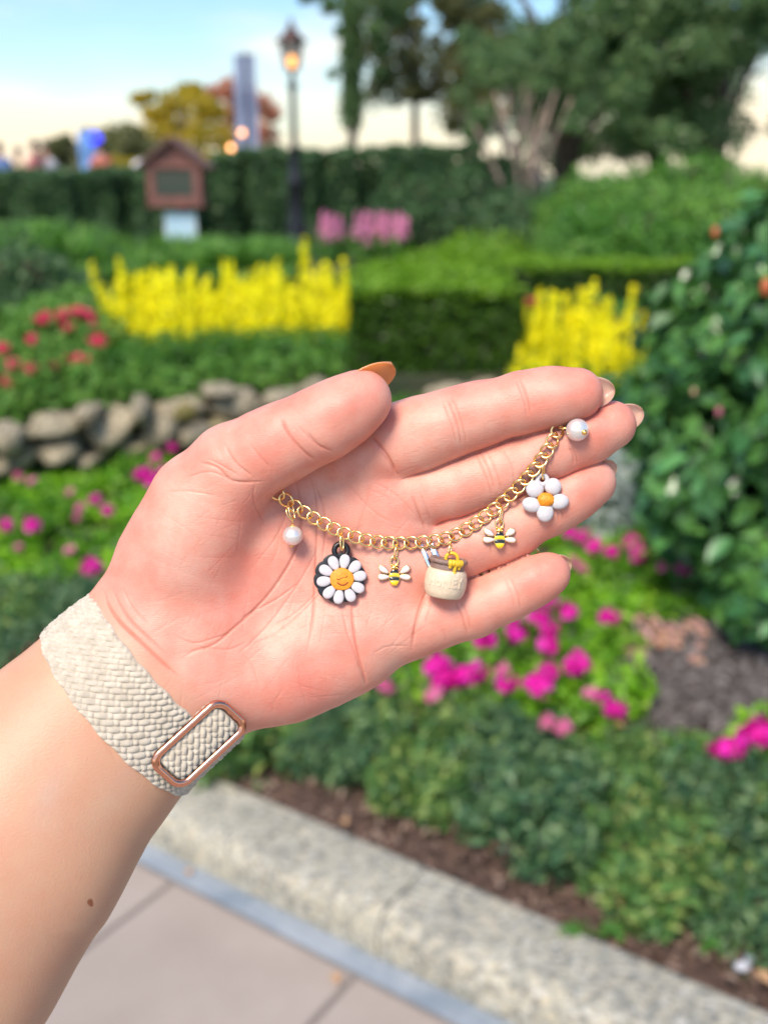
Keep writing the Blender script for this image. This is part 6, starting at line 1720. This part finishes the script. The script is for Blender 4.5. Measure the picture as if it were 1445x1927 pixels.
jump(pot, P(848, 1026, zp), P(846, 1040, zp + 3), 5, 1.8)
# raised lettering wrapped round the barrel
def letters(txt, height, mat, wrap, name, parent, c):
    cu = bpy.data.curves.new('lettering', 'FONT'); cu.body = txt; cu.size = height * 1.35; cu.extrude = .7; cu.bevel_depth = .35; cu.offset = .5
    cu.align_x = 'CENTER'; cu.align_y = 'CENTER'; cu.space_character = 1.05; cu.resolution_u = 3
    ob = bpy.data.objects.new('lettering', cu); COL.objects.link(ob)
    bpy.context.view_layer.update()
    dg = bpy.context.evaluated_depsgraph_get(); me = bpy.data.meshes.new_from_object(ob.evaluated_get(dg))
    bm = bmesh.new(); bm.from_mesh(me); bmesh.ops.triangulate(bm, faces=bm.faces)
    for _ in range(2):
        ed = [e_ for e_ in bm.edges if e_.calc_length() > 5]
        if ed: bmesh.ops.subdivide_edges(bm, edges=ed, cuts=1)
        bmesh.ops.triangulate(bm, faces=bm.faces)
    bm.to_mesh(me); bm.free()
    V_ = np.empty(len(me.vertices) * 3); me.vertices.foreach_get('co', V_); V_ = V_.reshape(-1, 3)
    F_ = np.array([p.vertices[:] for p in me.polygons])
    bpy.data.objects.remove(ob); bpy.data.curves.remove(cu); bpy.data.meshes.remove(me)
    return hobj(name, wrap(V_), F_, mat, c, parent, smooth=False)
def wrapf(V_):
    r = brad(V_[:, 1] + 0.0); a = V_[:, 0] / 39.0 + .02
    rr = r + V_[:, 2] * 1.1
    return np.stack([rr * np.sin(a), V_[:, 1], rr * np.cos(a)], 1) @ RT.T + PC
def wrap2(V_):
    V2 = V_.copy(); V2[:, 1] += 1.0; V2[:, 0] = V2[:, 0] * .84 - 3.0; return wrapf(V2)
letters('HoNEY', 18.5, cream_m, wrap2, 'raised_lettering', pot, PC)

# --- silver ring on the ring finger, two thin bands
rg = hempty('finger_ring', P(812, 1050, -30))
tag(rg, 'thin double silver ring at the base of the ring finger behind the honey pot', 'ring')
for cx, cy, w in ((806, 1058, 5.5), (822, 1050, 6.5)):
    ax = P(*F_RNG[3][:3]) - P(*F_RNG[1][:3]); ax /= np.linalg.norm(ax); sd = np.cross([0, 0, 1], ax); sd /= np.linalg.norm(sd); up = np.cross(ax, sd)
    i0 = P(*F_RNG[1][:3]); q = P(cx, cy, -54); cen = i0 + ax * float((q - i0) @ ax)
    t = np.linspace(0, 2 * math.pi, 90, endpoint=False)
    dirs = np.outer(np.cos(t), sd) + np.outer(np.sin(t), up)
    lo = np.full(90, 20.); hi = np.full(90, 66.)
    for _ in range(10):
        mid = (lo + hi) / 2; f = fld((cen + dirs * mid[:, None]).astype(np.float32)); lo = np.where(f < 0, mid, lo); hi = np.where(f < 0, hi, mid)
    rad = np.minimum(mid, 60.5) + .6
    for _ in range(8): rad = (rad + .5 * np.roll(rad, 1) + .5 * np.roll(rad, -1)) / 2
    prof = [(-w, 0), (-w, 2.2), (-w * .5, 3.4), (w * .5, 3.4), (w, 2.2), (w, 0)]
    V_ = np.concatenate([cen + dirs * (rad + h)[:, None] + ax * o_s for o_s, h in prof]); F_ = []
    for i in range(6):
        for k in range(90): F_.append([i * 90 + k, i * 90 + (k + 1) % 90, ((i + 1) % 6) * 90 + (k + 1) % 90, ((i + 1) % 6) * 90 + k])
    hobj('ring_band', V_, F_, silver, cen, rg)
# helper properties are not part of the scene
for o in list(COL.objects):
    if '_o' in o: del o['_o']
